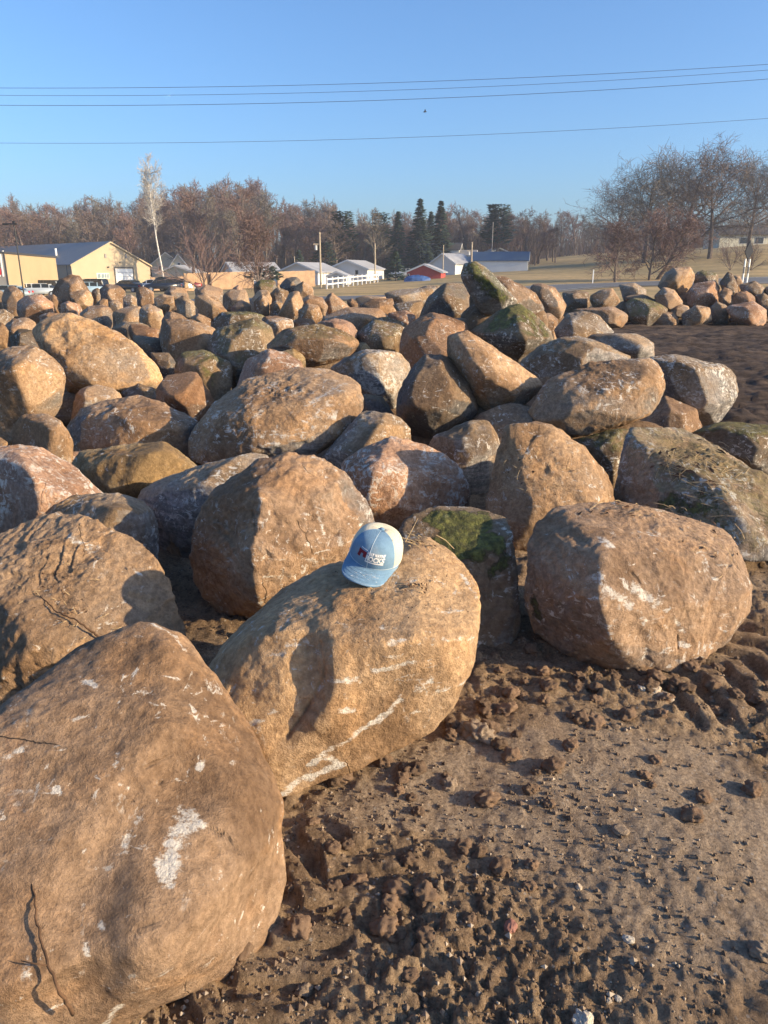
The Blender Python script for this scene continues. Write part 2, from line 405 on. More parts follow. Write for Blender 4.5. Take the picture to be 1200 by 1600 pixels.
# --- front row
B('A', [(0,1128),(60,1064),(130,1014),(190,984),(240,975),(283,990),(312,1026),(345,1080),(385,1140),(422,1200),(441,1260),(444,1330),(432,1420),(402,1490),(352,1552),(295,1606),(190,1720),(20,1780),(-150,1680),(-230,1480),(-200,1300),(-110,1210)],
  1.5, 'huge smooth tan boulder filling the bottom left corner, with a broad white streak', 'brown',
  Ys=[1.75,1.82,1.88,1.92,1.95,1.96,1.95,1.9,1.85,1.78,1.7,1.62,1.55,1.48,1.42,1.37,1.25,1.15,1.15,1.2,1.3,1.5], T=0.55, p=16, key='front', sc_=0.4, flats=0, rough=.45, bare_=-.4,
  front=[(150,1130,.12),(265,1010,.33),(60,1290,-.12),(200,1500,-.38),(330,1230,.05),(400,1330,-.0),(330,1470,-.18),(30,1560,-.45),(170,1310,-.14),(250,1390,-.2)],
  marks=[('scuff', .030, 1, [(296,1272),(285,1295),(268,1330),(256,1366)]), ('scuff', .020, .95, [(285,1290),(310,1290)]), ('scuff', .018, .8, [(205,1310),(190,1345)]), ('scuff', .014, .7, [(222,1285),(215,1300)]),
         ('scuff', .012, .95, [(298,1100),(302,1112)]), ('scuff', .012, 1, [(312,1200),(314,1190)]), ('scuff', .011, 1, [(348,1202),(352,1196)]), ('scuff', .012, .95, [(132,1065),(150,1072)]), ('scuff', .012, .9, [(180,1200),(185,1180)]),
         ('scuff', .014, .9, [(240,977),(275,992),(290,1015)]), ('scuff', .010, .95, [(391,1268),(415,1318)]), ('scuff', .012, .9, [(190,1228),(198,1232)]), ('scuff', .014, .8, [(0,1190),(38,1170)]), ('scuff', .01, .9, [(152,1462),(156,1470)]),
         ('scuff', .012, .9, [(124,1508),(132,1520)]), ('scuff', .014, .8, [(40,1515),(36,1530)]), ('scuff', .018, .8, [(165,1600),(185,1570)]), ('scuff', .012, .8, [(5,1280),(2,1270)]), 
         ('dent', .15, .055, [(265,1230),(205,1320),(150,1430),(105,1560)]), ('dent', .22, -.03, [(370,1250),(330,1350),(270,1480)]), ('dent', .09, .014, [(200,1030),(240,1050)]),
         ('crack', .007, .006, [(225,1202),(240,1190),(272,1175)]), ('crack', .006, .005, [(205,1255),(225,1240),(262,1218)]), ('crack', .006, .004, [(205,1465),(235,1440),(262,1427)]),
         ('crack', .006, .004, [(310,1290),(340,1300),(360,1325),(385,1335)]), ('dent', .05, .015, [(20,1500),(30,1440)])])
B('H6', [(58,525),(130,430),(260,310),(380,225),(480,165),(560,140),(640,112),(760,65),(850,75),(950,115),(1030,180),(1070,240),(1076,380),(1060,480),(1012,620),(960,710),(850,800),(700,860),(560,920),(430,970),(335,1030),(240,1000),(120,850),(60,680)],
  2.1, 'flat topped tan boulder carrying the blue cap', 'gold',
  Ys=[2.25,2.35,2.5,2.6,2.68,2.72,2.76,2.8,2.8,2.74,2.62,2.52,2.3,2.26,2.2,2.18,2.14,2.1,2.06,2.02,1.98,1.98,2.02,2.1], T=0.5, p=26, key='hat', sc_=0.5, flats=0, chips=4, rough=.5, bare_=-.5,
  front=[(560,425,.02),(740,442,.0),(900,440,.04),(1050,425,.14),(430,380,.06),(300,400,.08),(480,640,-.06),(300,850,-.12),(700,700,.0),(900,620,.05),(700,850,.0),(520,900,-.06)],
  marks=[('scuff', .016, 1, [(740,442),(820,442),(900,440),(1000,432),(1050,425)]), ('scuff', .013, 1, [(680,548),(760,530),(840,505),(930,468)]), ('scuff', .015, .95, [(520,578),(630,580)]),
         ('scuff', .02, .95, [(360,450),(415,430)]), ('scuff', .016, 1, [(550,685),(605,695)]), ('scuff', .017, 1, [(440,905),(500,850),(580,800),(650,755),(720,715)]), ('scuff', .02, .95, [(680,740),(740,700),(778,650)]),
         ('scuff', .02, .9, [(500,860),(530,885)]), ('scuff', .026, .9, [(850,610),(890,580)]), ('scuff', .012, 1, [(920,622),(1020,590)]), ('scuff', .02, 1, [(340,1010),(400,960),(470,935),(560,895)]), ('scuff', .012, .9, [(215,745),(270,730)]),
         ('scuff', .012, .95, [(520,500),(545,490)]), ('scuff', .016, .8, [(470,630),(490,600)]), ('scuff', .012, .9, [(800,718),(815,712)]), ('scuff', .014, .8, [(410,290),(450,292)]), ('scuff', .013, .8, [(540,370),(590,395)]),
         ('scuff', .014, .9, [(940,330),(1010,325)]), ('scuff', .014, .8, [(700,390),(850,425)]), ('scuff', .014, .9, [(1010,190),(1060,260),(1072,380),(1055,500)]), ('scuff', .014, .8, [(90,540),(150,440),(260,330)]),
         ('scuff', .012, .9, [(150,620),(185,580)]), ('scuff', .01, .9, [(250,400),(275,385)]),
         ('crack', .010, .012, [(262,430),(230,490),(185,560),(145,640)]), ('crack', .012, .012, [(480,440),(500,560),(455,640),(400,730),(340,810)]), ('dent', .09, .022, [(440,430),(450,590),(400,700),(320,800)]), ('dent', .08, -.018, [(540,470),(550,600),(500,720)]), ('crack', .006, .006, [(510,590),(490,660)]),
         ('crack', .01, .006, [(780,235),(850,235)]), ('crack', .006, .005, [(445,350),(490,345)]), ('dent', .10, -.012, [(200,700),(330,600)])])
B('F7', [(200,290),(215,230),(240,180),(300,140),(400,110),(520,100),(680,112),(800,145),(950,190),(1050,260),(1100,330),(1120,400),(1112,470),(1097,560),(1062,620),(1000,690),(900,750),(800,800),(740,813),(620,802),(500,772),(380,732),(300,682),(232,630),(208,560),(205,420)],
  3.0, 'big rounded brown boulder at the right end of the front row', 'brown',
  Ys=[3.1,3.12,3.2,3.25,3.3,3.35,3.38,3.38,3.3,3.2,3.1,3.05,3.02,2.98,2.92,2.88,2.84,2.8,2.78,2.8,2.84,2.9,2.95,3.0,3.02,3.05], T=0.45, p=13, key='right', sc_=0.8, bare_=-.35, rough=.7,
  flats=1, front=[(480,220,.0),(520,340,-.20),(490,500,-.32),(560,680,-.32),(740,700,-.24),(800,300,-.02),(980,420,.0),(930,600,-.06),(740,500,-.20),(650,180,.15),(330,330,.0),(330,560,-.05)],
  marks=[('scuff', .03, .9, [(530,460),(620,520)]), ('scuff', .035, .9, [(640,450),(700,500),(735,510)]), ('scuff', .016, .9, [(665,570),(710,590)]), ('scuff', .014, .95, [(720,575),(775,615)]), ('scuff', .016, 1, [(775,490),(800,570),(848,630)]),
         ('scuff', .018, 1, [(835,680),(865,690)]), ('scuff', .016, 1, [(920,720),(935,690)]), ('scuff', .035, .85, [(500,240),(540,280)]), ('scuff', .03, .7, [(440,420),(480,410)]), ('scuff', .012, .9, [(780,380),(795,460)]), ('scuff', .012, .9, [(660,215),(760,245)]),
         ('scuff', .012, .9, [(970,410),(985,415)]), ('scuff', .014, .8, [(1010,450),(1060,505)]), ('scuff', .014, .8, [(930,310),(950,360)]), ('scuff', .012, 1, [(1115,380),(1118,430)]), ('scuff', .014, .8, [(1090,590),(990,695)]), ('scuff', .02, .8, [(500,740),(530,745)]),
         ('scuff', .016, .7, [(350,665),(410,650)]), ('crack', .012, .01, [(630,390),(660,430)]), ('crack', .016, .014, [(825,395),(850,470),(880,500)]), ('crack', .012, .01, [(1030,300),(1060,350),(1090,370)]), ('crack', .008, .008, [(820,650),(825,720)]),
         ('moss', .07, .75, [(230,510),(240,560)]), ('dent', .07, .02, [(620,640),(700,730)]), ('dent', .05, .016, [(300,180),(420,260)])])
B('A', [(0,830),(42,816),(96,805),(137,812),(180,832),(217,857),(240,885),(262,930),(285,985),(292,1045),(230,1130),(60,1230),(-80,1240),(-150,1050),(-110,880)],
  2.75, 'low dirt coated tan boulder at the left edge behind the corner boulder', 'tan',
  Ys=[3.1,3.15,3.15,3.1,3.05,3.0,2.95,2.85,2.75,2.65,2.5,2.4,2.4,2.6,2.9], T=.5, p=10, key='left', sc_=0.35,
  front=[(60,1010,-.3),(160,960,-.12),(200,1080,-.25),(100,870,.12),(0,900,0),(230,960,-.02)],
  marks=[('scuff', .03, .8, [(112,842),(150,858)]), ('scuff', .012, .9, [(205,885),(225,905)]), ('crack', .008, .006, [(10,880),(60,885),(100,905)])])
B('A', [(300,862),(308,810),(338,765),(383,730),(440,712),(500,717),(541,745),(570,790),(586,842),(588,890),(560,960),(480,1010),(400,1000),(368,979),(338,965),(310,920)],
  3.45, 'large round boulder left of the cap, its near side tan and its left side grey', 'brown', T=.52, p=12, key='round',
  flats=2, front=[(405,770,-.22),(395,870,-.40),(400,940,-.34),(500,770,-.10),(545,850,-.14),(500,930,-.20),(340,860,-.06),(425,730,.0)],
  marks=[('scuff', .014, .9, [(505,718),(455,715)]), ('crack', .012, .01, [(395,800),(400,840),(420,870)]), ('crack', .01, .01, [(395,885),(430,870),(470,868)]), ('crack', .012, .008, [(340,800),(345,860)]), ('scuff', .02, .7, [(355,850),(365,900)]), ('scuff', .014, .8, [(335,915),(345,925)]),
         ('scuff', .014, .85, [(495,800),(505,830),(512,850)]), ('scuff', .014, .8, [(400,945),(415,950)]), ('crack', .008, .006, [(450,735),(470,750)]), ('crack', .008, .006, [(500,860),(530,830)])])
B('A', [(630,815),(672,797),(735,793),(776,801),(800,848),(808,925),(812,985),(795,1010),(762,1020),(735,1022),(690,1010),(650,930),(622,840)],
  3.2, 'blocky boulder with bright moss on its flat top, right of the cap boulder', 'dark', T=.42, p=20, key='mossy',
  Ys=[3.4,3.45,3.48,3.4,3.2,3.1,3.08,3.02,2.98,2.98,3.0,3.1,3.3], front=[(660,862,.0),(720,870,-.06),(780,868,-.03),(720,980,-.16),(790,960,-.08),(650,900,.0)],
  marks=[('moss', .11, 1.3, [(690,812),(750,815)]), ('moss', .09, 1.3, [(705,835),(765,850)]), ('moss', .08, 1.2, [(680,855),(740,860)]), ('moss', .05, .9, [(790,875),(770,895)]), ('moss', .05, .8, [(690,868),(710,890)]), ('scuff', .012, .8, [(795,890),(797,925)]), ('scuff', .016, .7, [(775,1005),(765,990)])])
# --- second row
B('M2', [(240,625),(320,570),(430,512),(520,503),(640,525),(740,580),(802,632),(840,710),(848,790),(820,822),(700,880),(600,930),(540,940),(480,950),(400,940),(360,840),(300,720)],
  4.8, 'pinkish tan boulder with many short white scrapes, just behind the cap and the mossy block', 'pink', ext=50, T=.45, p=16, key='pinkwhite', sc_=1.5, bare_=-.5,
  flats=0, front=[(450,530,.02),(400,650,-.34),(370,800,-.34),(640,830,-.22),(780,640,-.02),(770,800,-.08)], marks=[('scuff', .09, .62, [(520,600),(560,680)]), ('scuff', .08, .6, [(620,640),(760,690)])])
B('M2', [(660,510),(760,450),(870,405),(925,410),(980,460),(1000,520),(985,590),(945,690),(855,757),(780,740),(720,640),(690,560)],
  5.5, 'grey boulder with a sunlit tip, left of the dirt topped one', 'grey', ext=30)
B('S3', [(20,720),(50,600),(100,470),(132,390),(200,380),(300,405),(400,460),(475,520),(535,600),(562,690),(480,760),(400,850),(300,930),(200,930),(110,895),(40,800)],
  4.4, 'boulder with a flat dirt covered top tilted to the viewer, right of the mossy block', 'tan', ext=60, T=.5, p=18, key='dirttop', chips=4, bare_=-.4, sc_=.7,
  front=[(130,400,.15),(120,600,-.08),(190,720,-.22),(300,740,-.24),(480,700,-.2),(400,560,.0),(200,860,-.25),(330,400,.3)])
B('S3', [(555,700),(578,560),(604,425),(640,388),(760,388),(865,412),(1000,497),(1125,570),(1255,680),(1310,830),(1250,930),(1120,960),(1000,950),(800,850),(650,800)],
  4.6, 'large greenish grey boulder strewn with dry straw at the right edge', 'grey', T=.55, p=20, key='straw', ext=0, moss=.30, bands=.2,
  Ys=[4.7,4.8,5.0,5.1,5.2,5.1,4.9,4.7,4.4,4.1,3.9,3.8,3.9,4.2,4.5], front=[(750,580,-.1),(720,720,-.2),(1000,640,-.35),(1060,820,-.55),(640,440,.2),(1220,760,-.4),(900,780,-.45)],
  marks=[('moss', .10, .85, [(780,700),(900,740)]), ('moss', .14, .7, [(950,700),(1020,790)]), ('moss', .12, .6, [(1100,650),(1200,800)])])
B('S3', [(870,415),(960,385),(1060,375),(1200,385),(1300,400),(1330,520),(1240,640),(1150,600),(1000,520)],
  6.2, 'dark mossy boulder cut by the right edge of the picture, by the bare soil', 'moss', ext=20)
B('S3', [(400,450),(520,415),(620,395),(645,420),(600,540),(575,640),(520,640),(450,520)], 5.7, 'small light patched mossy boulder in the gap left of the straw strewn boulder', 'moss', ext=40)
B('A', [(735,655),(790,630),(840,640),(830,700),(800,730),(760,720),(735,690)], 6.0, 'shaded brown boulder under the tilted one, above the dirt topped boulder', 'brown', ext=30)
B('M2', [(130,575),(260,500),(345,378),(450,375),(530,400),(572,460),(578,520),(480,580),(320,640),(240,650)],
  5.4, 'flat banded boulder lying under the right end of the long streaked boulder', 'grey', ext=30, bands=.9)
B('L1', [(510,602),(600,560),(700,530),(830,480),(920,455),(1010,460),(940,560),(840,700),(760,790),(720,802),(640,782),(590,730),(550,660)],
  4.35, 'long low grey and tan boulder slanting down behind the large round boulder', 'grey', ext=60, T=.4)
B('L1', [(255,505),(300,445),(400,440),(520,425),(610,410),(665,440),(742,515),(640,570),(500,618),(400,595),(320,540)],
  5.0, 'smooth olive tan boulder with a slanting shadow edge across its lower half', 'olive', ext=60, T=.42, sc_=.2)
B('L1', [(200,462),(290,448),(400,440),(330,500),(250,505),(215,490)], 5.6, 'thin pinkish slab end poking out left of the smooth olive boulder', 'pink', ext=25)
B('L1', [(-60,440),(0,430),(100,425),(180,455),(265,505),(340,560),(390,605),(300,680),(130,720),(0,760),(-90,720),(-110,560)],
  4.1, 'pinkish boulder dusted with white at the left edge, above the low tan one', 'pink', ext=60, T=.45, sc_=1.5)
B('L1', [(60,720),(130,670),(200,635),(300,615),(430,610),(520,630),(570,670),(588,740),(582,820),(560,862),(450,900),(300,860),(160,800)],
  3.7, 'brown boulder with a grey streaked crest, right below the pinkish left boulder', 'grey', ext=60, T=.4, bands=.6)
B('A', [(296,707),(300,678),(325,641),(367,603),(417,582),(471,577),(500,578),(540,588),(560,600),(569,627),(563,653),(540,680),(500,707),(450,716),(400,716),(345,727),(310,729)],
  5.7, 'long flat boulder with grey and white diagonal streaks across its top', 'tan', T=.5, p=15, key='long', bands=1.0, sc_=1.1,
  Ys=[5.6,5.7,5.85,6.05,6.15,6.2,6.2,6.1,6.0,5.8,5.65,5.5,5.45,5.4,5.4,5.4,5.5], front=[(330,650,-.05),(380,640,-.2),(480,632,-.2),(555,610,.0),(400,700,-.42),(520,680,-.3),(330,700,-.25),(460,600,.2)],
  marks=[('scuff', .05, .8, [(365,650),(430,600)]), ('scuff', .04, .8, [(400,650),(470,610)]), ('scuff', .04, .8, [(480,630),(500,622),(540,600)]), ('scuff', .03, .7, [(440,612),(500,585)]), ('scuff', .02, .9, [(450,712),(520,692),(560,655)])])
B('L1', [(248,400),(256,340),(330,275),(470,245),(590,250),(680,300),(742,350),(745,440),(660,450),(560,450),(400,460),(280,440)],
  6.1, 'broad tan boulder with one corner in shade, left of the long streaked boulder', 'brown', ext=50, T=.5)
B('L1', [(42,365),(80,315),(160,305),(230,330),(270,395),(272,450),(190,470),(60,430)], 5.5, 'small rounded tan boulder at the left, below the dark triangular gap', 'tan', ext=50)
B('L1', [(-40,395),(0,392),(28,412),(25,440),(-40,440)], 5.3, 'tip of a small pale boulder at the left edge', 'light', ext=30)
B('R1', [(-90,700),(-60,600),(0,575),(60,558),(150,550),(230,585),(290,640),(307,700),(290,790),(235,855),(130,890),(0,950),(-90,930)],
  6.6, 'big rounded tan boulder at the left edge beside the dark triangular gap', 'tan', ext=30, T=.6, p=10)
B('R1', [(152,455),(230,410),(290,378),(360,395),(480,450),(600,510),(680,570),(740,640),(772,690),(742,748),(650,745),(580,757),(450,735),(330,745),(270,670),(230,600),(195,550),(160,500)],
  8.2, 'golden tan wedge shaped boulder with a steep face, the largest on the left', 'gold', T=.65, p=18, sc_=.8, bands=.3,
  front=[(290,390,.05),(200,500,-.15),(330,700,-.4),(400,480,-.1),(410,710,-.5),(560,740,-.45),(700,690,-.25)], ext=6)
B('R1', [(570,755),(650,718),(735,745),(745,790),(620,800)], 7.7, 'low grey boulder added for the shaded bottom of the golden wedge', 'grey', ext=20)  # the wedge's own shaded bottom, added as a separate grey boulder
B('R1', [(322,850),(360,770),(400,728),(500,722),(575,780),(540,850),(400,880),(330,880)], 7.0, 'small cream boulder left of the rusty angular one, right of the dark gap', 'light', ext=30)
B('R1', [(735,745),(770,690),(850,668),(930,675),(962,740),(1006,800),(935,905),(830,870),(740,810)], 7.2, 'rusty angular boulder with a torn edge, above the broad tan one', 'rust', ext=20, p=22)
B('R1', [(820,650),(830,600),(850,570),(960,565),(1080,620),(1098,690),(1060,760),(1000,800),(900,740)], 8.4, 'dark boulder with one smooth green grey facet behind the rusty angular one', 'moss', ext=40, p=20)
B('R1', [(5,562),(60,545),(150,540),(152,565),(20,600)], 7.6, 'cream slab sliver lying on the left boulders', 'light', ext=15)
B('R1', [(755,420),(830,430),(900,420),(1010,465),(1005,520),(960,565),(865,580),(820,610),(775,580),(750,490)], 9.8, 'pale smooth boulder left of the green streaked round one', 'light', ext=30, T=.6)
B('R1', [(760,420),(790,380),(840,385),(880,425),(860,470),(770,470)], 10.6, 'upright brown boulder standing behind the pale smooth one', 'brown', ext=30)
B('R1', [(965,545),(1010,470),(1100,425),(1200,410),(1270,450),(1292,530),(1260,600),(1180,650),(1090,660),(1010,610)], 9.2, 'round dark boulder with green and white streaks, left of centre', 'moss', ext=30, moss=.35, bands=.8, T=.6)
B('R1', [(985,432),(1040,385),(1150,383),(1250,405),(1270,450),(1120,470),(1020,480)], 10.8, 'flat dark mossy boulder behind the green streaked round one', 'moss', ext=20)
B('R1', [(615,492),(700,500),(780,522),(775,575),(700,582),(640,545)], 10.2, 'dark flat boulder left of the pale smooth one', 'dark', ext=20)
B('R1', [(705,575),(790,575),(826,625),(800,675),(745,660)], 9.0, 'small dark boulder below the pale smooth one', 'dark', ext=30)
B('R1', [(600,450),(640,438),(745,465),(740,505),(650,522),(605,492)], 11.8, 'small angular brown boulder with a broken face above the golden wedge', 'rust', p=24, ext=8)
# --- middle of the heap
B('R2', [(60,712),(62,680),(100,612),(210,558),(290,578),(380,632),(375,680),(200,720)], 7.3, 'rough pinkish boulder behind the long streaked one', 'pink', ext=30, p=16)
B('R2', [(265,570),(330,555),(378,590),(385,645),(300,650)], 8.0, 'olive boulder end right of the rough pinkish one', 'olive', ext=25)
B('R2', [(188,548),(250,490),(350,462),(430,440),(550,468),(622,510),(630,560),(560,602),(450,632),(390,638),(350,620),(250,590)], 8.3, 'oval boulder with a dark mossy left end and a tan right end', 'brown', T=.5, moss=.3, bands=.7, p=14)
B('R2', [(490,655),(560,600),(650,562),(740,557),(820,575),(870,622),(878,665),(850,740),(800,812),(740,802),(650,750),(540,700)], 7.5, 'boulder with curling white and blue grey streaks right of the long streaked one', 'grey', T=.55, sc_=1.8, bands=1.0, ext=10)
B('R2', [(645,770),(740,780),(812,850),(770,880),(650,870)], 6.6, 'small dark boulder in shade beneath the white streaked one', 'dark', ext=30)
B('M2', [(508,350),(520,290),(542,238),(600,142),(660,100),(730,110),(790,175),(870,260),(905,345),(860,405),(760,460),(650,517),(570,482),(515,410)], 6.3, 'tall smooth dark brown boulder standing on its side left of the tilted one', 'dark', T=.5, p=10, sc_=.5, moss=0, bands=0)
B('R2', [(818,560),(840,470),(900,420),(980,385),(1040,410),(1150,440),(1150,500),(1060,600),(960,640),(880,640)], 8.8, 'brown boulder with vertical grooves behind the tall dark one', 'rust', ext=30, p=18, T=.5)
B('R2', [(450,412),(560,368),(650,362),(740,375),(775,405),(700,470),(640,520),(560,480),(490,440)], 10.8, 'broad brown boulder top with white flecks in the middle distance', 'brown', ext=30, T=.7)
B('R2', [(620,480),(700,420),(760,405),(850,440),(845,520),(800,580),(700,580),(640,530)], 10.0, 'dark green grey boulder left of the grooved brown one', 'moss', ext=30, moss=.3, T=.6)
B('R2', [(430,432),(520,415),(590,425),(623,462),(612,500),(500,480)], 9.9, 'white flecked brown boulder peeping over the oval one', 'pink', ext=30)
B('R2', [(310,430),(360,412),(420,420),(432,445),(400,470),(320,475)], 10.6, 'small brown boulder left of the white flecked one', 'brown', ext=25)
B('R2', [(175,412),(240,400),(320,420),(332,465),(250,492),(200,455)], 10.4, 'brown white streaked boulder right of the flat dark mossy one', 'brown', ext=30, sc_=1.6)
B('R2', [(625,530),(660,525),(685,550),(670,570),(630,572)], 9.2, 'tiny olive boulder between the oval and the streaked one', 'olive', ext=20)
B('R2', [(900,400),(960,310),(1030,252),(1110,248),(1150,300),(1155,400),(1060,430),(950,410)], 12.0, 'dark round boulder left of the leaning mossy slab', 'dark', ext=20, T=.7)
B('R2', [(1040,420),(1120,410),(1190,415),(1185,445),(1100,455)], 10.2, 'flat pale stone lying above the grooved brown boulder', 'light', ext=12)
B('R2', [(770,390),(850,375),(905,400),(860,450),(790,440)], 11.6, 'flat pinkish boulder top left of the dark round one', 'pink', ext=25)
# --- right pile
B('R3', [(45,165),(60,122),(90,108),(140,135),(190,190),(250,250),(272,278),(230,292),(180,302),(130,310),(100,260),(60,205)], 9.9, 'leaning slab with moss on its upper edge at the very top of the heap', 'moss', T=.4, p=16, ext=4, moss=.35, sc_=1.5,
  marks=[('moss', .16, .9, [(105,135),(125,180),(160,215)]), ('moss', .16, .9, [(160,215),(220,270)])])
B('R3', [(120,225),(175,172),(220,178),(290,215),(340,255),(363,292),(350,320),(300,330),(200,320)], 10.5, 'smooth brown slab leaning behind the mossy one at the top of the heap', 'brown', T=.45)
B('R3', [(80,240),(110,230),(140,290),(140,330),(85,330)], 11.2, 'dark stone in the gap under the leaning mossy slab', 'dark', ext=25)
B('R3', [(75,372),(150,320),(240,280),(272,280),(330,322),(385,380),(402,415),(370,425),(330,435),(270,475),(240,492),(170,440),(110,410)], 8.8, 'green mossy angular boulder with one straw coloured broken face under the leaning slab', 'moss', T=.5, p=22, ext=10, moss=.8,
  front=[(262,285,-.1),(290,400,-.55),(305,430,-.5),(170,400,-.35),(380,410,-.2)], marks=[('scuff', .10, .6, [(320,350),(350,400)])])
B('R3', [(0,392),(30,371),(60,370),(140,420),(230,490),(320,542),(352,572),(320,622),(270,675),(230,702),(150,672),(80,612),(30,550),(-2,480)], 6.4, 'tilted boulder leaning over the tall dark one, sunlit on its upper face', 'tan', T=.42, p=18,
  front=[(50,420,-.1),(120,560,-.32),(190,560,-.35),(280,610,-.3),(120,440,-.15),(100,520,-.32)])
B('R3', [(265,492),(330,442),(420,405),(520,398),(580,425),(602,462),(680,472),(685,495),(600,520),(500,540),(400,570),(340,575),(300,535)], 7.6, 'grey banded boulder behind the large one resting on the right of the heap', 'grey', T=.5, ext=20, p=14)
B('R3', [(520,402),(600,388),(700,388),(776,425),(770,457),(720,482),(660,475),(600,450)], 9.8, 'flat grey boulder at the back of the right side of the heap', 'grey', T=.6, ext=15)
B('R3', [(298,685),(330,630),(360,580),(430,540),(540,500),(640,490),(750,480),(795,510),(812,570),(800,640),(740,700),(640,732),(520,768),(430,752),(320,712)], 6.0, 'large oblong tan boulder resting on top of the right of the heap', 'tan', T=.46, p=14, sc_=1.1,
  Ys=[6.0,6.0,6.05,6.1,6.2,6.25,6.25,6.2,6.05,5.95,5.85,5.8,5.8,5.8,5.9], front=[(450,560,-.05),(450,690,-.35),(600,600,-.25),(760,560,-.15),(650,700,-.35),(720,520,.0)])
B('R3', [(740,480),(850,465),(950,490),(1040,510),(1077,550),(1082,600),(1052,670),(1002,738),(940,745),(880,720),(800,620)], 7.7, 'dark grey white scraped boulder at the right end of the heap, by bare soil', 'grey', T=.5, p=14, sc_=1.5, bands=.6)
B('R3', [(700,722),(810,620),(880,660),(930,670),(957,742),(900,770),(700,770)], 7.0, 'brown boulder low between the oblong one and the dark grey one', 'brown', ext=20)
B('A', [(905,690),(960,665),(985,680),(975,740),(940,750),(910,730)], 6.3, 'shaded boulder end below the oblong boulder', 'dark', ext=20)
B('R3', [(395,362),(440,317),(500,303),(570,320),(622,372),(600,395),(500,410),(420,400)], 11.5, 'rounded white flecked boulder right of the green angular one', 'grey', ext=12, T=.6)
B('R3', [(340,320),(380,308),(412,335),(405,365),(350,365)], 12.4, 'small brown boulder behind the white flecked rounded one', 'brown', ext=20)
B('R3', [(303,208),(350,198),(400,215),(445,270),(430,300),(360,305),(335,250)], 15.5, 'brown boulder right of the leaning slabs, against the road', 'brown', ext=15)
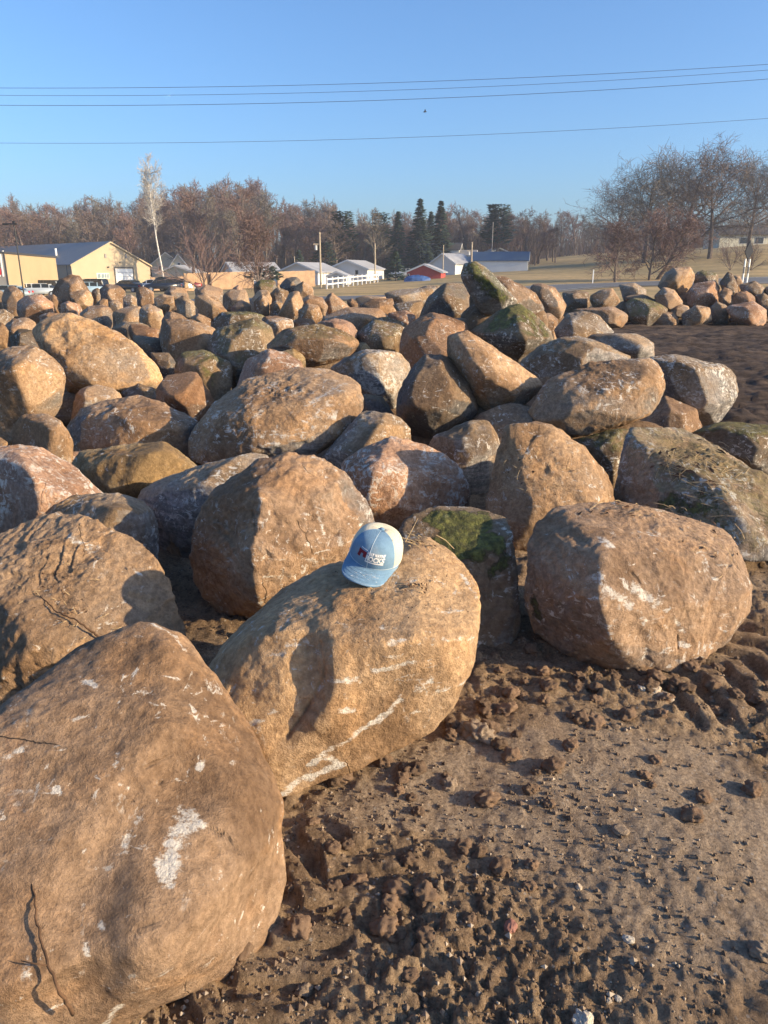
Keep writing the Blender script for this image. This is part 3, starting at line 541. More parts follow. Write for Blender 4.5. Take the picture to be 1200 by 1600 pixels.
# --- small ones of the distant left part
def zone(n): return n
FAR = [
 ('R1', [(-60,275),(0,278),(28,300),(25,360),(-50,375)], 24, 'dark boulder at the left edge in the far row', 'dark'),
 ('R1', [(20,275),(60,260),(105,285),(112,330),(80,385),(30,372),(8,320)], 22, 'upright brown boulder second from the left in the far row', 'brown'),
 ('R1', [(80,332),(120,305),(190,300),(247,340),(252,392),(190,425),(110,417),(78,372)], 19, 'round pinkish boulder in front of the silver car', 'pink'),
 ('R1', [(205,312),(250,300),(290,335),(287,382),(245,380)], 21, 'small brown boulder below the largest far one', 'brown'),
 ('R1', [(245,270),(270,232),(330,210),(372,215),(395,260),(430,292),(400,330),(300,335),(246,312)], 23, 'largest boulder of the far row, in front of the tan shed', 'brown'),
 ('R1', [(318,300),(360,285),(410,280),(438,310),(430,347),(360,360),(325,332)], 21, 'tan boulder low in front of the largest far one', 'tan'),
 ('R1', [(283,346),(320,332),(370,345),(392,377),(340,395),(290,382)], 18.5, 'flattish pink boulder left of the far slabs', 'pink'),
 ('R1', [(430,285),(452,268),(475,280),(480,330),(445,335)], 23.5, 'shaded boulder between the two tallest far ones', 'dark'),
 ('R1', [(468,275),(500,252),(550,255),(592,290),(582,332),(480,335)], 22, 'round brown boulder in front of the white garage door', 'brown'),
 ('R1', [(375,387),(420,355),(500,350),(532,380),(530,442),(500,462),(420,432),(375,402)], 15, 'broad brown boulder just above the golden wedge', 'brown'),
 ('R1', [(440,347),(480,318),(505,325),(507,355),(460,365)], 18, 'small tan boulder behind the broad brown one', 'tan'),
 ('R1', [(508,336),(545,325),(573,345),(576,378),(520,382)], 17, 'tan boulder with a shaded flank in the far left rows', 'tan'),
 ('R1', [(575,316),(610,298),(640,318),(642,358),(600,368),(576,350)], 19.5, 'grey boulder between the round brown and the squarish one', 'grey'),
 ('R1', [(637,270),(680,262),(720,290),(722,342),(690,362),(645,345)], 20, 'squarish upright brown boulder right of the garage door', 'brown'),
 ('R1', [(528,387),(590,358),(660,355),(663,402),(640,432),(540,450)], 14.5, 'wide tan slab boulder above the golden wedge', 'tan'),
 ('R1', [(655,362),(700,345),(757,372),(767,402),(737,458),(655,432)], 13.5, 'pointed light boulder with a split face in the far left rows', 'light'),
 ('R1', [(722,320),(760,300),(815,310),(822,347),(770,377),(730,362)], 17, 'rounded boulder with a pale top in the far middle rows', 'light'),
 ('R1', [(522,457),(570,432),(640,430),(702,447),(610,495),(560,488)], 12.6, 'flat dark boulder right of the golden wedge crest', 'dark'),
 ('R1', [(770,292),(800,262),(870,272),(887,307),(780,325)], 21, 'brown boulder below the parked red car', 'brown'),
 ('R1', [(820,322),(860,305),(910,335),(917,405),(850,410)], 16.5, 'grey boulder behind the small flat one', 'grey'),
 ('R1', [(915,272),(970,255),(1042,275),(1052,335),(930,340)], 19.5, 'wide brown boulder in front of the reddish shrub tree', 'brown'),
 ('R1', [(912,310),(960,300),(1030,340),(1072,377),(1032,412),(960,392),(915,352)], 15.5, 'slanting brown boulder below the wide one', 'tan'),
 ('R1', [(1040,302),(1080,278),(1150,280),(1168,332),(1150,367),(1050,352)], 17.5, 'mottled tan boulder with a white top in the far centre', 'tan'),
 ('R1', [(1080,362),(1130,325),(1175,345),(1182,395),(1090,388)], 15.8, 'pointed dark boulder in front of the mottled one', 'dark'),
 ('R1', [(893,407),(930,390),(987,415),(982,442),(910,438)], 13, 'small flat brown boulder above the pale smooth one', 'brown'),
 ('R1', [(1170,320),(1200,305),(1222,330),(1220,385),(1175,380)], 17, 'narrow grey boulder between two mottled ones in the far centre', 'grey'),
 ('R1', [(1090,270),(1120,255),(1145,275),(1140,290),(1095,290)], 20, 'small pinkish boulder topping the far centre', 'pink'),
 ('R1', [(15,452),(60,415),(130,410),(172,437),(150,522),(40,532),(0,502)], 12.5, 'brown boulder behind the cream sliver at the left', 'brown'),
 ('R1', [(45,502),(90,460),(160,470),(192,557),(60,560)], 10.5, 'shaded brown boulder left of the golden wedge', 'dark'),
 ('R1', [(-40,378),(20,370),(66,400),(45,440),(-30,442)], 15, 'white streaked grey boulder at the left edge in the middle rows', 'grey'),
 ('R1', [(-50,440),(10,432),(40,470),(30,540),(-50,560)], 11, 'tan boulder at the left edge above the big rounded one', 'tan'),
 ('R1', [(185,400),(230,385),(275,390),(250,420),(190,425)], 15.5, 'small brown stone behind the golden wedge crest', 'brown'),
 ('R1', [(1190,335),(1230,300),(1262,330),(1262,380),(1200,395)], 15.6, 'cream topped boulder right of the mottled ones', 'tan'),
 ('R2', [(140,257),(170,232),(240,235),(247,277),(205,295),(148,292)], 20, 'green tinged boulder under the small evergreen', 'moss'),
 ('R2', [(125,332),(160,282),(205,278),(224,320),(210,380),(135,388)], 16.5, 'pale pointed boulder left of the speckled dark one', 'light'),
 ('R2', [(217,297),(250,267),(300,285),(307,322),(270,348),(223,335)], 17.5, 'dark boulder speckled with white in the far centre pile', 'dark'),
 ('R2', [(262,257),(290,225),(345,218),(364,247),(330,290),(278,278)], 19, 'highest boulder of the far centre pile, beside the tan fence', 'dark'),
 ('R2', [(328,267),(370,240),(420,275),(417,308),(350,310)], 18.5, 'tan boulder right of the highest far centre one', 'tan'),
 ('R2', [(215,350),(245,328),(278,345),(272,400),(220,402)], 15.5, 'shaded grey boulder in the far centre pile', 'grey'),
 ('R2', [(248,390),(275,360),(310,290),(350,285),(372,342),(350,385),(310,420)], 15, 'leaning tan boulder in the far centre pile', 'tan'),
 ('R2', [(348,378),(390,345),(450,355),(462,402),(420,425),(355,420)], 14.2, 'rounded boulder at the foot of the far centre pile', 'tan'),
 ('R2', [(363,327),(400,303),(460,315),(487,352),(465,388),(370,352)], 15.6, 'brown boulder at the right of the far centre pile', 'brown'),
 ('R2', [(468,332),(500,288),(530,310),(597,352),(592,374),(490,374)], 16, 'pointed brown boulder standing alone before the road', 'brown'),
 ('R2', [(575,330),(600,318),(628,345),(620,372),(590,368)], 17, 'small boulder right of the lone pointed one', 'brown'),
 ('R2', [(750,292),(830,280),(900,275),(980,270),(985,320),(860,355),(790,340)], 16, 'long flat grey slab lying before the road', 'grey'),
 ('R2', [(900,275),(950,260),(1010,262),(1010,320),(930,320)], 18.5, 'grey slab end right of the long flat one', 'grey'),
 ('R2', [(615,318),(680,308),(760,312),(750,335),(640,340)], 20, 'flat whitish boulder beside the road', 'light'),
 ('R2', [(630,350),(700,320),(790,320),(810,370),(700,385)], 15, 'low brown boulder in the gap behind the broad one', 'brown'),
 ('R2', [(790,350),(860,335),(930,330),(925,375),(830,385)], 13.8, 'dark grey boulder behind the flat pinkish top', 'grey'),
 ('R2', [(-10,395),(40,385),(120,395),(150,415),(60,425),(-10,425)], 12.2, 'thin brown slab behind the flat dark mossy one', 'brown'),
]
for reg, poly, Y, lab, tt in FAR:
    B(reg, poly, Y, lab, tt, ext=10, p=20, T=None)
# --- the second heap at the right, behind the bare soil
HEAP = 'boulders of the second heap behind the bare soil'
FARR = [
 ([(430,235),(480,225),(532,235),(530,285),(440,290)], 27, 'shaded brown boulder at the left end of the second heap', 'dark'),
 ([(528,252),(570,225),(620,218),(647,262),(610,285),(555,290)], 26, 'tan boulder with a dark left side near the left end of the second heap', 'tan'),
 ([(460,296),(560,290),(640,292),(684,322),(660,347),(560,345),(470,320)], 24, 'low brown boulder at the front left of the second heap', 'brown'),
 ([(643,205),(700,198),(747,225),(742,255),(660,250)], 27.5, 'pale grey slab at the back left of the second heap', 'grey'),
 ([(665,272),(700,253),(760,260),(828,292),(800,325),(740,350),(690,335)], 25, 'green mossy boulder with white lichen in the second heap', 'moss'),
 ([(773,247),(810,212),(850,225),(880,262),(870,290),(800,285)], 26, 'brown boulder with a pale ridge below the topmost one', 'brown'),
 ([(785,202),(815,160),(860,138),(910,138),(924,167),(915,205),(870,230),(810,215)], 28, 'topmost big boulder of the second heap', 'tan'),
 ([(922,165),(960,150),(1012,165),(1010,200),(925,200)], 28.5, 'green boulder behind the pink faced one', 'moss'),
 ([(893,237),(920,200),(1000,188),(1018,215),(1012,264),(930,280),(898,265)], 27, 'pink faced angular boulder in the second heap', 'pink'),
 ([(1018,195),(1050,157),(1066,160),(1088,210),(1082,242),(1035,230)], 27, 'dark pointed boulder with a bright edge in the second heap', 'dark'),
 ([(1013,240),(1035,215),(1065,222),(1067,262),(1025,265)], 26.3, 'small round boulder at the foot of the dark pointed one', 'brown'),
 ([(1088,205),(1150,190),(1190,215),(1187,250),(1110,235)], 27.5, 'grey boulder with a tan end at the right of the second heap', 'grey'),
 ([(1055,265),(1080,235),(1120,228),(1152,250),(1150,280),(1070,280)], 26.3, 'brown boulder in the shade below the grey one of the second heap', 'rust'),
 ([(1038,285),(1150,265),(1194,292),(1192,335),(1160,353),(1100,348),(1060,320)], 25, 'reddish flat faced boulder at the front right of the second heap', 'pink'),
 ([(760,325),(800,303),(850,310),(867,335),(850,355),(770,352)], 25, 'small brown boulder right of the green mossy one', 'brown'),
 ([(878,315),(930,280),(980,290),(987,332),(920,358),(880,352)], 25, 'rounded tan boulder at the front of the second heap', 'tan'),
 ([(975,295),(1010,268),(1050,285),(1052,335),(1000,345)], 25.6, 'shaded boulder between the rounded tan and the reddish ones', 'dark'),
 ([(828,292),(865,275),(905,285),(905,312),(840,315)], 25.8, 'small whitish boulder in the middle of the second heap', 'light'),
 ([(1150,245),(1185,235),(1230,270),(1220,310),(1160,300)], 26.5, 'dark boulder at the right edge of the second heap', 'dark'),
 ([(1070,170),(1095,170),(1110,200),(1090,215),(1075,200)], 29, 'small tan boulder peeping behind the dark pointed one', 'tan'),
 ([(660,245),(730,240),(780,262),(760,285),(680,280)], 26.5, 'dark flat boulder behind the green mossy one', 'dark'),
 ([(1185,215),(1240,200),(1290,230),(1280,290),(1200,290)], 27.5, 'boulder running out of the right edge of the second heap', 'brown'),
]
for poly, Y, lab, tt in FARR:
    B('R3', poly, Y, lab, tt, ext=8, p=16, group=HEAP)

NTRI = sum(len(o.data.polygons) * 2 for o, *_ in BOULD); 
# boulders buried below the ones that lie high, seen only in the gaps
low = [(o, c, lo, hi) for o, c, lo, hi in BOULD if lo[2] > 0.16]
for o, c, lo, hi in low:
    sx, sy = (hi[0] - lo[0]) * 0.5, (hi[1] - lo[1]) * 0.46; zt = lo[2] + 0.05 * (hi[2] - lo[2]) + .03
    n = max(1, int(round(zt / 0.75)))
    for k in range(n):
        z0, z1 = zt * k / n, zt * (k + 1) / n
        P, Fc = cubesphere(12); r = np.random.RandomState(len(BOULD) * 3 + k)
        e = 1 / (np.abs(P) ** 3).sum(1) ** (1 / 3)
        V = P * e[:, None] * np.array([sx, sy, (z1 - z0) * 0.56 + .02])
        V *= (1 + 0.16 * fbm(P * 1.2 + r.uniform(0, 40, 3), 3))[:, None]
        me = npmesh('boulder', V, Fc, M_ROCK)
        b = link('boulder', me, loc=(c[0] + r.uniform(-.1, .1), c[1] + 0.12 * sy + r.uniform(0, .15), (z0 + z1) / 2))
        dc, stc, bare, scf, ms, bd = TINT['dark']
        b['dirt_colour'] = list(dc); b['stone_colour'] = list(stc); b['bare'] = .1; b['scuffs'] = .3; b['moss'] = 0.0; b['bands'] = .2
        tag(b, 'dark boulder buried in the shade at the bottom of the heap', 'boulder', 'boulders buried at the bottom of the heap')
# ------------------------------------------------------------------ terrain
TY = np.array([0, 30, 60, 75, 110, 150, 220, 400, 2500.])
TA = np.array([-1.2, -0.5, -0.1, 0.1, 0.256, 0.48, 1.2])
TZ = np.array([
    [0, 0, -.3, -.9, -1, -1, -1, -1, -1],
    [0, 0, -.3, -.9, -1, -.9, 0, 1, 1],
    [0, 0, 0, 0, .1, .6, 1.8, 3, 3],
    [0, 0, .1, .4, 1.2, 2.3, 3.8, 5, 5],
    [0, 0, .3, .55, 1.7, 3.9, 7.5, 9, 9],
    [0, 0, .4, .75, 2.9, 7.2, 9.6, 11, 11],
    [0, 0, .4, .8, 3.2, 7.8, 10, 12, 12]])
def terrain(x, y):
    x = np.atleast_1d(np.asarray(x, float)); y = np.atleast_1d(np.asarray(y, float))
    yy = np.maximum(y, 0.01); a = np.clip(x / np.maximum(yy, 30), -1.2, 1.2)
    ia = np.clip(np.searchsorted(TA, a) - 1, 0, len(TA) - 2); fa = (a - TA[ia]) / (TA[ia+1] - TA[ia])
    iy = np.clip(np.searchsorted(TY, yy) - 1, 0, len(TY) - 2); fy = np.clip((yy - TY[iy]) / (TY[iy+1] - TY[iy]), 0, 1)
    z = (TZ[ia, iy] * (1-fa) + TZ[ia+1, iy] * fa) * (1-fy) + (TZ[ia, iy+1] * (1-fa) + TZ[ia+1, iy+1] * fa) * fy
    return z
def tz(x, y): return float(terrain(x, y)[0])
def place(u, Y):        # ground point in the direction of picture column u, Y metres ahead
    x = (u - 600) / 1213.0 * Y; return (x, Y, tz(x, Y))

# ------------------------------------------------------------------ ground
def bumps(x, y, cell, prob, seed, hgt):
    X, Yc = x / cell, y / cell; ix, iy = np.floor(X).astype(int), np.floor(Yc).astype(int); out = np.zeros_like(x)
    for dx in (-1, 0, 1):
        for dy in (-1, 0, 1):
            cx, cy = ix + dx, iy + dy
            hsh = ((cx * 73856093) ^ (cy * 19349663) ^ (seed * 83492791)) & 0xFFFFFF
            def rn(k): return (((hsh * (k * 2 + 1) * 2654435761) >> 7) & 0xFFFF) / 65535.0
            px, py, rr = cx + 0.15 + 0.7 * rn(1), cy + 0.15 + 0.7 * rn(2), 0.22 + 0.42 * rn(3)
            d2 = ((X - px) ** 2 + (Yc - py) ** 2) / rr ** 2
            out = np.maximum(out, np.where(rn(4) < prob, np.sqrt(np.maximum(0, 1 - d2)) * rr * hgt * cell * (0.5 + rn(5)), 0))
    return out
SMOOTH = [(gp(870, 1190), .75, .30, .25), (gp(1030, 1330), .55, .55, -.5), (gp(640, 1250), .45, .12, .3), (gp(760, 1170), .42, .07, .15), (gp(900, 1040), .30, .05, -.1), (gp(960, 1250), .5, .3, .1)]
TRK = [(gp(1020, 1085)[:2], gp(1330, 960)[:2]), (gp(560, 1300)[:2], gp(330, 1580)[:2])]
def ground_detail(x, y):
    P = np.stack([x, y, np.zeros_like(x)], 1)
    d = np.hypot(x, y); fade = np.clip(1.3 - d / 14, 0.12, 1)
    warp = 0.12 * perlin(P * 2.2 + 9)
    m = np.clip(0.66 + 0.75 * fbm(P * 1.5 + 4, 3), 0, 1)
    for c, sx, sy, ang in SMOOTH:
        ca, sa = math.cos(ang), math.sin(ang); ux, uy = (x - c[0]) * ca + (y - c[1]) * sa, -(x - c[0]) * sa + (y - c[1]) * ca
        m = m * (0.26 + 0.74 * sstep(0.55, 1.35, np.sqrt((ux / sx) ** 2 + (uy / sy) ** 2) + warp * 2.5))
    h = 0.035 * fbm(P * 0.9, 3)
    h += 0.020 * m * fbm(P * 4.2 + 7, 4, 0.55)
    h += 0.009 * (0.45 + m) * fbm(P * 17 + 3, 4, 0.65)
    cl = np.where(d < 9, 1.0, np.clip(1 - (d - 9) / 4, 0, 1))
    wx, wy = x + .02 * perlin(P * 22), y + .02 * perlin(P * 22 + 40)
    h += cl * sstep(.35, .8, m) * (bumps(wx, wy, .09, .12, 1, .45) + bumps(wx, wy, .042, .35, 2, .65)) + cl * (0.15 + .85 * m) * (bumps(wx, wy, .028, .6, 3, .9) + bumps(wx, wy, .014, .6, 4, .8))
    # lug prints of the loader's tyres
    for k, (A, Bp) in enumerate(TRK):
        ab = Bp - A; L = np.hypot(*ab); t = ((x - A[0]) * ab[0] + (y - A[1]) * ab[1]) / L ** 2; s = (-(x - A[0]) * ab[1] + (y - A[1]) * ab[0]) / L
        wd = .30 if k == 0 else .2
        ins = sstep(-.06, .03, t) * sstep(1.15, 1.0, t) * sstep(wd, wd * .75, np.abs(s))
        ph = (t * L + np.abs(s) * 0.55 + 0.02 * perlin(P * 9)) / (.17 if k == 0 else .13); tri = np.abs(ph - np.floor(ph) - .5) * 2
        h = h * (1 - 0.45 * ins) + ins * (.038 if k == 0 else .028) * (sstep(.30, .62, tri) - .75)
    # ruts in the loose soil at the right
    rut = sstep(6.5, 9.5, y) * sstep(.1, .25, x / np.maximum(y, 1)) * sstep(30, 24, y)
    yr = y + .12 * perlin(P * .7) + .05 * x
    hr = rut * (.07 * perlin(np.stack([x * .35, yr * 2.6, x * 0], 1)) + .05 * perlin(P * 1.7) + .08 * np.abs(perlin(np.stack([x * 3, yr * 9, x * 0 + 5], 1))))
    return h * fade * sstep(48, 30, y) + hr, m
rows = [0.05, 0.4]
r_ = 0.62
while r_ < 2600:
    rows.append(r_); r_ *= 1.006 if r_ < 4.2 else (1.010 if r_ < 32 else (1.014 if r_ < 160 else 1.12))
dn = np.radians(np.concatenate([np.arange(-62, -33, 1.2), np.arange(-33, 33.01, 0.24), np.arange(33.6, 70, .9)])); cs = np.radians(np.arange(74, 293.1, 6.5))
ang = np.concatenate([dn, cs]); rows = np.array(rows)
RR, AA = np.meshgrid(rows, ang, indexing='ij'); gx, gy = (RR * np.sin(AA)).ravel(), (RR * np.cos(AA)).ravel()
gz = terrain(gx, gy); near = (RR.ravel() < 50); dz, mm = ground_detail(gx[near], gy[near]); gz[near] += dz
cr = np.zeros(len(gx)); cr[near] = mm
nR, nA = RR.shape; I = np.arange(nR * nA).reshape(nR, nA); J = np.concatenate([I, I[:, :1]], 1)
Fg = np.stack([J[:-1, :-1], J[:-1, 1:], J[1:, 1:], J[1:, :-1]], -1).reshape(-1, 4)
def ground_material():
    q = NT('mud and grass'); P = q.n('NewGeometry').outputs['Position']
    xyz = q.n('SeparateXYZ', {0: P}); Y = xyz.outputs[1]
    crumb = q.n('Attribute', attribute_type='GEOMETRY', attribute_name='crumble').outputs['Fac']
    a, b, c = q.noise(P, 1.3, 7, .65), q.noise(P, 9, 10, .72, .3), q.noise(P, 70, 8, .75)
    mud = q.mix(q.ramp(a, .35, .65), (.225, .155, .098, 1), (.33, .24, .155, 1))
    mud = q.mix(q.math('MULTIPLY', q.ramp(b, .45, .65), .75), mud, (.11, .073, .048, 1))
    mud = q.mix(q.math('MULTIPLY', q.ramp(crumb, .42, .05), .60), mud, q.mix(q.ramp(b, .35, .65), (.25, .19, .14, 1), (.41, .33, .25, 1)))
    mud = q.mix(q.ramp(c, .28, .74), q.mix(1.0, mud, (.58, .56, .54, 1), 'MULTIPLY'), q.mix(1.0, mud, (1.5, 1.45, 1.38, 1), 'MULTIPLY'))
    v = q.n('TexVoronoi', {'Vector': P, 'Scale': 70.0, 'Randomness': 1.0}); vs = q.n('SeparateColor', {0: v.outputs['Color']})
    grit = q.math('MULTIPLY', q.math('GREATER_THAN', vs.outputs[0], .93), q.math('LESS_THAN', v.outputs['Distance'], .33))
    mud = q.mix(q.math('MULTIPLY', grit, .8), mud, q.mix(vs.outputs[1], (.20, .15, .11, 1), (.42, .36, .30, 1)))
    soil = q.mix(q.ramp(q.noise(q.scale(P, (.25, 2.6, 1)), 1.6, 8, .7), .35, .68), (.040, .028, .021, 1), (.13, .090, .064, 1))
    soil = q.mix(q.math('MULTIPLY', q.ramp(c, .55, .7), .5), soil, (.17, .115, .08, 1))
    col = q.mix(q.ramp(Y, 5.5, 8.5), mud, soil)
    g1 = q.noise(q.scale(P, (.05, .16, 1)), 1.5, 7, .62); g2 = q.noise(P, .9, 8, .75)
    grass = q.mix(q.ramp(g1, .38, .62), (.50, .345, .165, 1), (.33, .245, .11, 1))
    grass = q.mix(q.math('MULTIPLY', q.ramp(Y, 72, 130), .45), grass, q.mix(q.ramp(q.noise(q.scale(P, (.02, .07, 1)), 1.3, 5), .4, .6), (.19, .16, .08, 1), (.36, .265, .13, 1)))
    grass = q.mix(q.ramp(g2, .3, .75), q.mix(1.0, grass, (.72, .74, .74, 1), 'MULTIPLY'), q.mix(1.0, grass, (1.25, 1.2, 1.15, 1), 'MULTIPLY'))
    edge = q.math('ADD', Y, q.math('MULTIPLY', q.noise(P, .35, 6, .7), 8.0))
    col = q.mix(q.ramp(edge, 42, 45.5), col, grass)
    hg = q.math('ADD', q.math('MULTIPLY', b, .9), q.math('ADD', q.math('MULTIPLY', c, .35), q.math('MULTIPLY', q.noise(P, 260, 3, .7), .12)))
    return q.out(col, .93, q.bump(hg, 1.0, .03), .15)
M_GROUND = ground_material()
gme = npmesh('ground', np.stack([gx, gy, gz], 1), Fg[:, ::-1], M_GROUND)
at_ = gme.attributes.new('crumble', 'FLOAT', 'POINT'); at_.data.foreach_set('value', cr.astype(np.float32))
tag(link('ground', gme), kind='structure')
def ground_z(x, y):
    x = np.atleast_1d(np.asarray(x, float)); y = np.atleast_1d(np.asarray(y, float)); return terrain(x, y) + ground_detail(x, y)[0]

# road
RC = [(-400, 30), (-60, 42), (-23, 47.5), (-8, 51), (0, 54.5), (8, 60), (18, 74), (36, 79), (80, 88), (500, 190)]
rx = np.array([p[0] for p in RC], float); ry = np.array([p[1] for p in RC], float)
xs = np.unique(np.concatenate([np.linspace(-400, -60, 40), np.linspace(-60, 90, 220), np.linspace(90, 500, 60)]))
yc = np.interp(xs, rx, ry); ker = np.ones(9) / 9; yc = np.convolve(np.pad(yc, 4, 'edge'), ker, 'valid')
def strip(name, off0, off1, lift, mat, kind='structure', gap=None):
    V, Fs = [], []; nrm = []
    for i in range(len(xs)):
        j0, j1 = max(i-1, 0), min(i+1, len(xs)-1); t = np.array([xs[j1]-xs[j0], yc[j1]-yc[j0]]); t /= np.hypot(*t); n = np.array([-t[1], t[0]])
        for o_ in np.linspace(off0, off1, 5):
            x, y = xs[i] + n[0] * o_, yc[i] + n[1] * o_; V.append((x, y, tz(x, y) + lift))
    for i in range(len(xs) - 1):
        if gap and (i // gap) % 2: continue
        for k in range(4): Fs.append((i*5+k, (i+1)*5+k, (i+1)*5+k+1, i*5+k+1))
    tag(link(name, npmesh(name, V, Fs, mat, True)), kind=kind)
M_ASPH = simple('asphalt', (.13, .13, .135), .85, 3.0, .2)
M_VERGE = simple('gravel verge', (.22, .19, .15), .95, 5.0, .3)
strip('road_verge', -4.6, 4.6, .045, M_VERGE); strip('road', -3.6, 3.6, .075, M_ASPH)
M_LINE = simple('road paint', (.62, .60, .52), .7, 3, .1)
strip('edge_line', 3.15, 3.27, .081, M_LINE); strip('edge_line', -3.27, -3.15, .081, M_LINE)

# ------------------------------------------------------------------ bare trees
def bark(name, c, objvar=.18): return simple(name, c, .95, 4.0, .3, objvar=objvar)
M_BARK, M_TWIG = bark('bark', (.13, .10, .08)), bark('twigs brown', (.155, .115, .092))
M_TWIGR, M_TWIGG = bark('twigs reddish', (.175, .112, .092)), bark('twigs grey', (.17, .145, .115))
M_WHITE = bark('white bark', (.62, .58, .52), 0)
def grow_tree(seed, H, kind):
    r = random.Random(seed); T, Cn = MB(), MB()
    P = dict(wood=(.30, .66, 44, .030, 4), oak=(.33, .98, 58, .026, 4), round=(.12, .76, 50, .020, 4), tall=(.46, .62, 42, .018, 4), shrub=(.02, .85, 26, .020, 3), slim=(.25, .45, 30, .022, 3), lean=(.24, .85, 55, .018, 4))[kind]
    start, reach, angd, tmin, maxl = P
    def branch(p, d, L, rad, lv):
        n = (9 if lv == 0 else 4 if lv == 1 else 3 if lv == 2 else 2 if lv == 3 else 1); pts = [p.copy()]; dd = d.copy(); ds = []
        wig = (.05 if lv == 0 else .16); up = (0 if lv == 0 else .05 if kind not in ('oak', 'lean', 'round') else .02)
        for i in range(n):
            dd = (dd + Vector((r.gauss(0, wig), r.gauss(0, wig), r.gauss(0, wig) + up))).normalized(); ds.append(dd.copy())
            p = p + dd * (L / n); pts.append(p.copy())
        ex = .78 if lv == 0 else .6
        rr = [max(tmin * .45, rad * (1 - ex * i / n)) for i in range(n + 1)]
        (T if lv == 0 or (lv == 1 and kind in ('oak', 'lean', 'tall', 'shrub', 'round')) else Cn).tube(pts, rr, 7 if lv == 0 else 5 if lv == 1 else 3, cap=(lv == 0))
        if lv >= maxl: return
        k = {0: (13 if kind != 'shrub' else 9), 1: 8, 2: 6 if kind != 'wood' else 5, 3: 4 if kind != 'wood' else 3}[lv]
        for j in range(k):
            t = (start if lv == 0 else .18) + (1 - (start if lv == 0 else .18)) * (j + r.random() * .8) / k
            t = min(t, .99); f = t * n; i = int(f); q = pts[i].lerp(pts[i+1], f - i)
            base = ds[min(i, n-1)]; a = R(angd * r.uniform(.7, 1.25)) * (1.15 - .45 * t if lv == 0 else 1)
            side = base.cross(Vector((r.gauss(0, 1), r.gauss(0, 1), r.gauss(0, 1)))).normalized()
            nd = (base * math.cos(a) + side * math.sin(a)).normalized()
            if lv == 0:
                lr = reach * H * (0.55 if kind in ('oak', 'round', 'lean') else .42) * (1.08 - t * (.62 if kind not in ('oak', 'round') else .5)) * r.uniform(.8, 1.15)
                if kind == 'shrub': lr = H * r.uniform(.5, .8)
            else: lr = L * r.uniform(.42, .68)
            branch(q, nd, lr, max(tmin, rr[min(i, n)] * r.uniform(.42, .6)), lv + 1)
    d0 = Vector((0, 0, 1)) if kind != 'lean' else Vector((.55, .05, 1)).normalized()
    if kind == 'shrub':
        for k in range(6): branch(Vector((r.gauss(0, .1), r.gauss(0, .1), -.1)), Vector((r.gauss(0, .35), r.gauss(0, .35), 1)).normalized(), H * r.uniform(.6, .9), .05 * H / 5, 1)
    else: branch(Vector((0, 0, -.25)), d0, H * (.95 if kind not in ('oak', 'round', 'lean') else .8), H * (.018 if kind not in ('oak', 'lean', 'tall') else .022 if kind != 'tall' else .009) + .03, 0)
    return T, Cn
PROTO = {}
def proto(key, seed, H, kind, mt, mc):
    T, Cn = grow_tree(seed, H, kind); PROTO[key] = (T.mesh('trunk', mt), Cn.mesh('crown', mc), H)
for k in range(4): proto('wood%d' % k, 20 + k, 15, 'wood', M_BARK, (M_TWIGR, M_TWIG, M_TWIGG, M_TWIGR)[k])
proto('slim', 31, 14, 'slim', M_BARK, M_TWIG); proto('oak0', 41, 17, 'oak', M_BARK, M_TWIG); proto('oak1', 42, 17, 'oak', M_BARK, M_TWIGG); proto('oak2', 44, 17, 'oak', M_BARK, M_TWIG)
proto('round', 51, 7, 'round', M_BARK, M_TWIGR); proto('tall', 61, 17, 'tall', M_WHITE, bark('pale twigs', (.42, .38, .33), 0)); proto('shrub', 71, 6, 'shrub', M_TWIG, M_TWIGR); proto('lean', 81, 8, 'lean', M_BARK, M_TWIGR)
def tree(key, u, Y, H, rz, label, group=None, name='bare_tree', cat='tree', wide=1.0):
    t, c, h0 = PROTO[key]; x, y, z = place(u, Y); s = H / h0
    e = empty(name, (x, y, z), rz, label, cat, group); e.scale = (s * wide, s * wide, s)
    link('trunk', t, e); link('crown', c, e); return e
WG = 'bare trees of the wood behind the houses'
wr = random.Random(5)
def wood_label(u, row):
    place_ = ('behind the flat roofed shop building' if u < 90 else 'behind the tan workshop' if u < 235 else 'behind the plank fences' if u < 430 else 'behind the white houses and ranch fence' if u < 610 else 'behind the red barn' if u < 740 else 'behind the blue roofed shed' if u < 860 else 'at the top of the field' if u < 1080 else 'behind the long low house')
    d_ = ('nearest', 'near', 'middle', 'far', 'farthest')[row]
    return ('bare tree in the %s row of the wood %s' % (d_, place_), 'bare trees of the wood %s, %s row' % (place_, d_))
def skyline(u):
    return float(np.interp(u, [-60, 0, 90, 150, 230, 290, 370, 430, 450, 520, 560, 620, 700, 760, 850, 900, 960, 1100, 1260], [322, 320, 330, 325, 318, 308, 302, 306, 332, 326, 342, 345, 335, 336, 342, 335, 350, 345, 352]))
for row, (Yr, step) in enumerate([(150, 20), (166, 19), (186, 19), (210, 20), (240, 21)]):
    u = -70 + wr.uniform(0, step)
    while u < 1270:
        y = Yr + wr.uniform(-7, 7)
        if u > 860 and row < 3: u += step; continue
        if u > 600 and row == 0: u += step; continue
        x, yy, z = place(u, y); top = skyline(u) + (12, 6, 0, 2, 4)[row] + wr.uniform(-6, 14)
        Hh = (CAMZ + (429.6 - top - 10) / 1155 * y * 1.05 - z) * .97
        if Hh > 3:
            tree('slim' if wr.random() < .18 else 'wood%d' % wr.choice([0, 1, 2, 3]), u, y, Hh, wr.uniform(0, 6.28), *wood_label(u, row),  wide=min(1.5, max(.9, 14 / Hh)) * wr.uniform(.9, 1.25))
        u += step * wr.uniform(.75, 1.25)
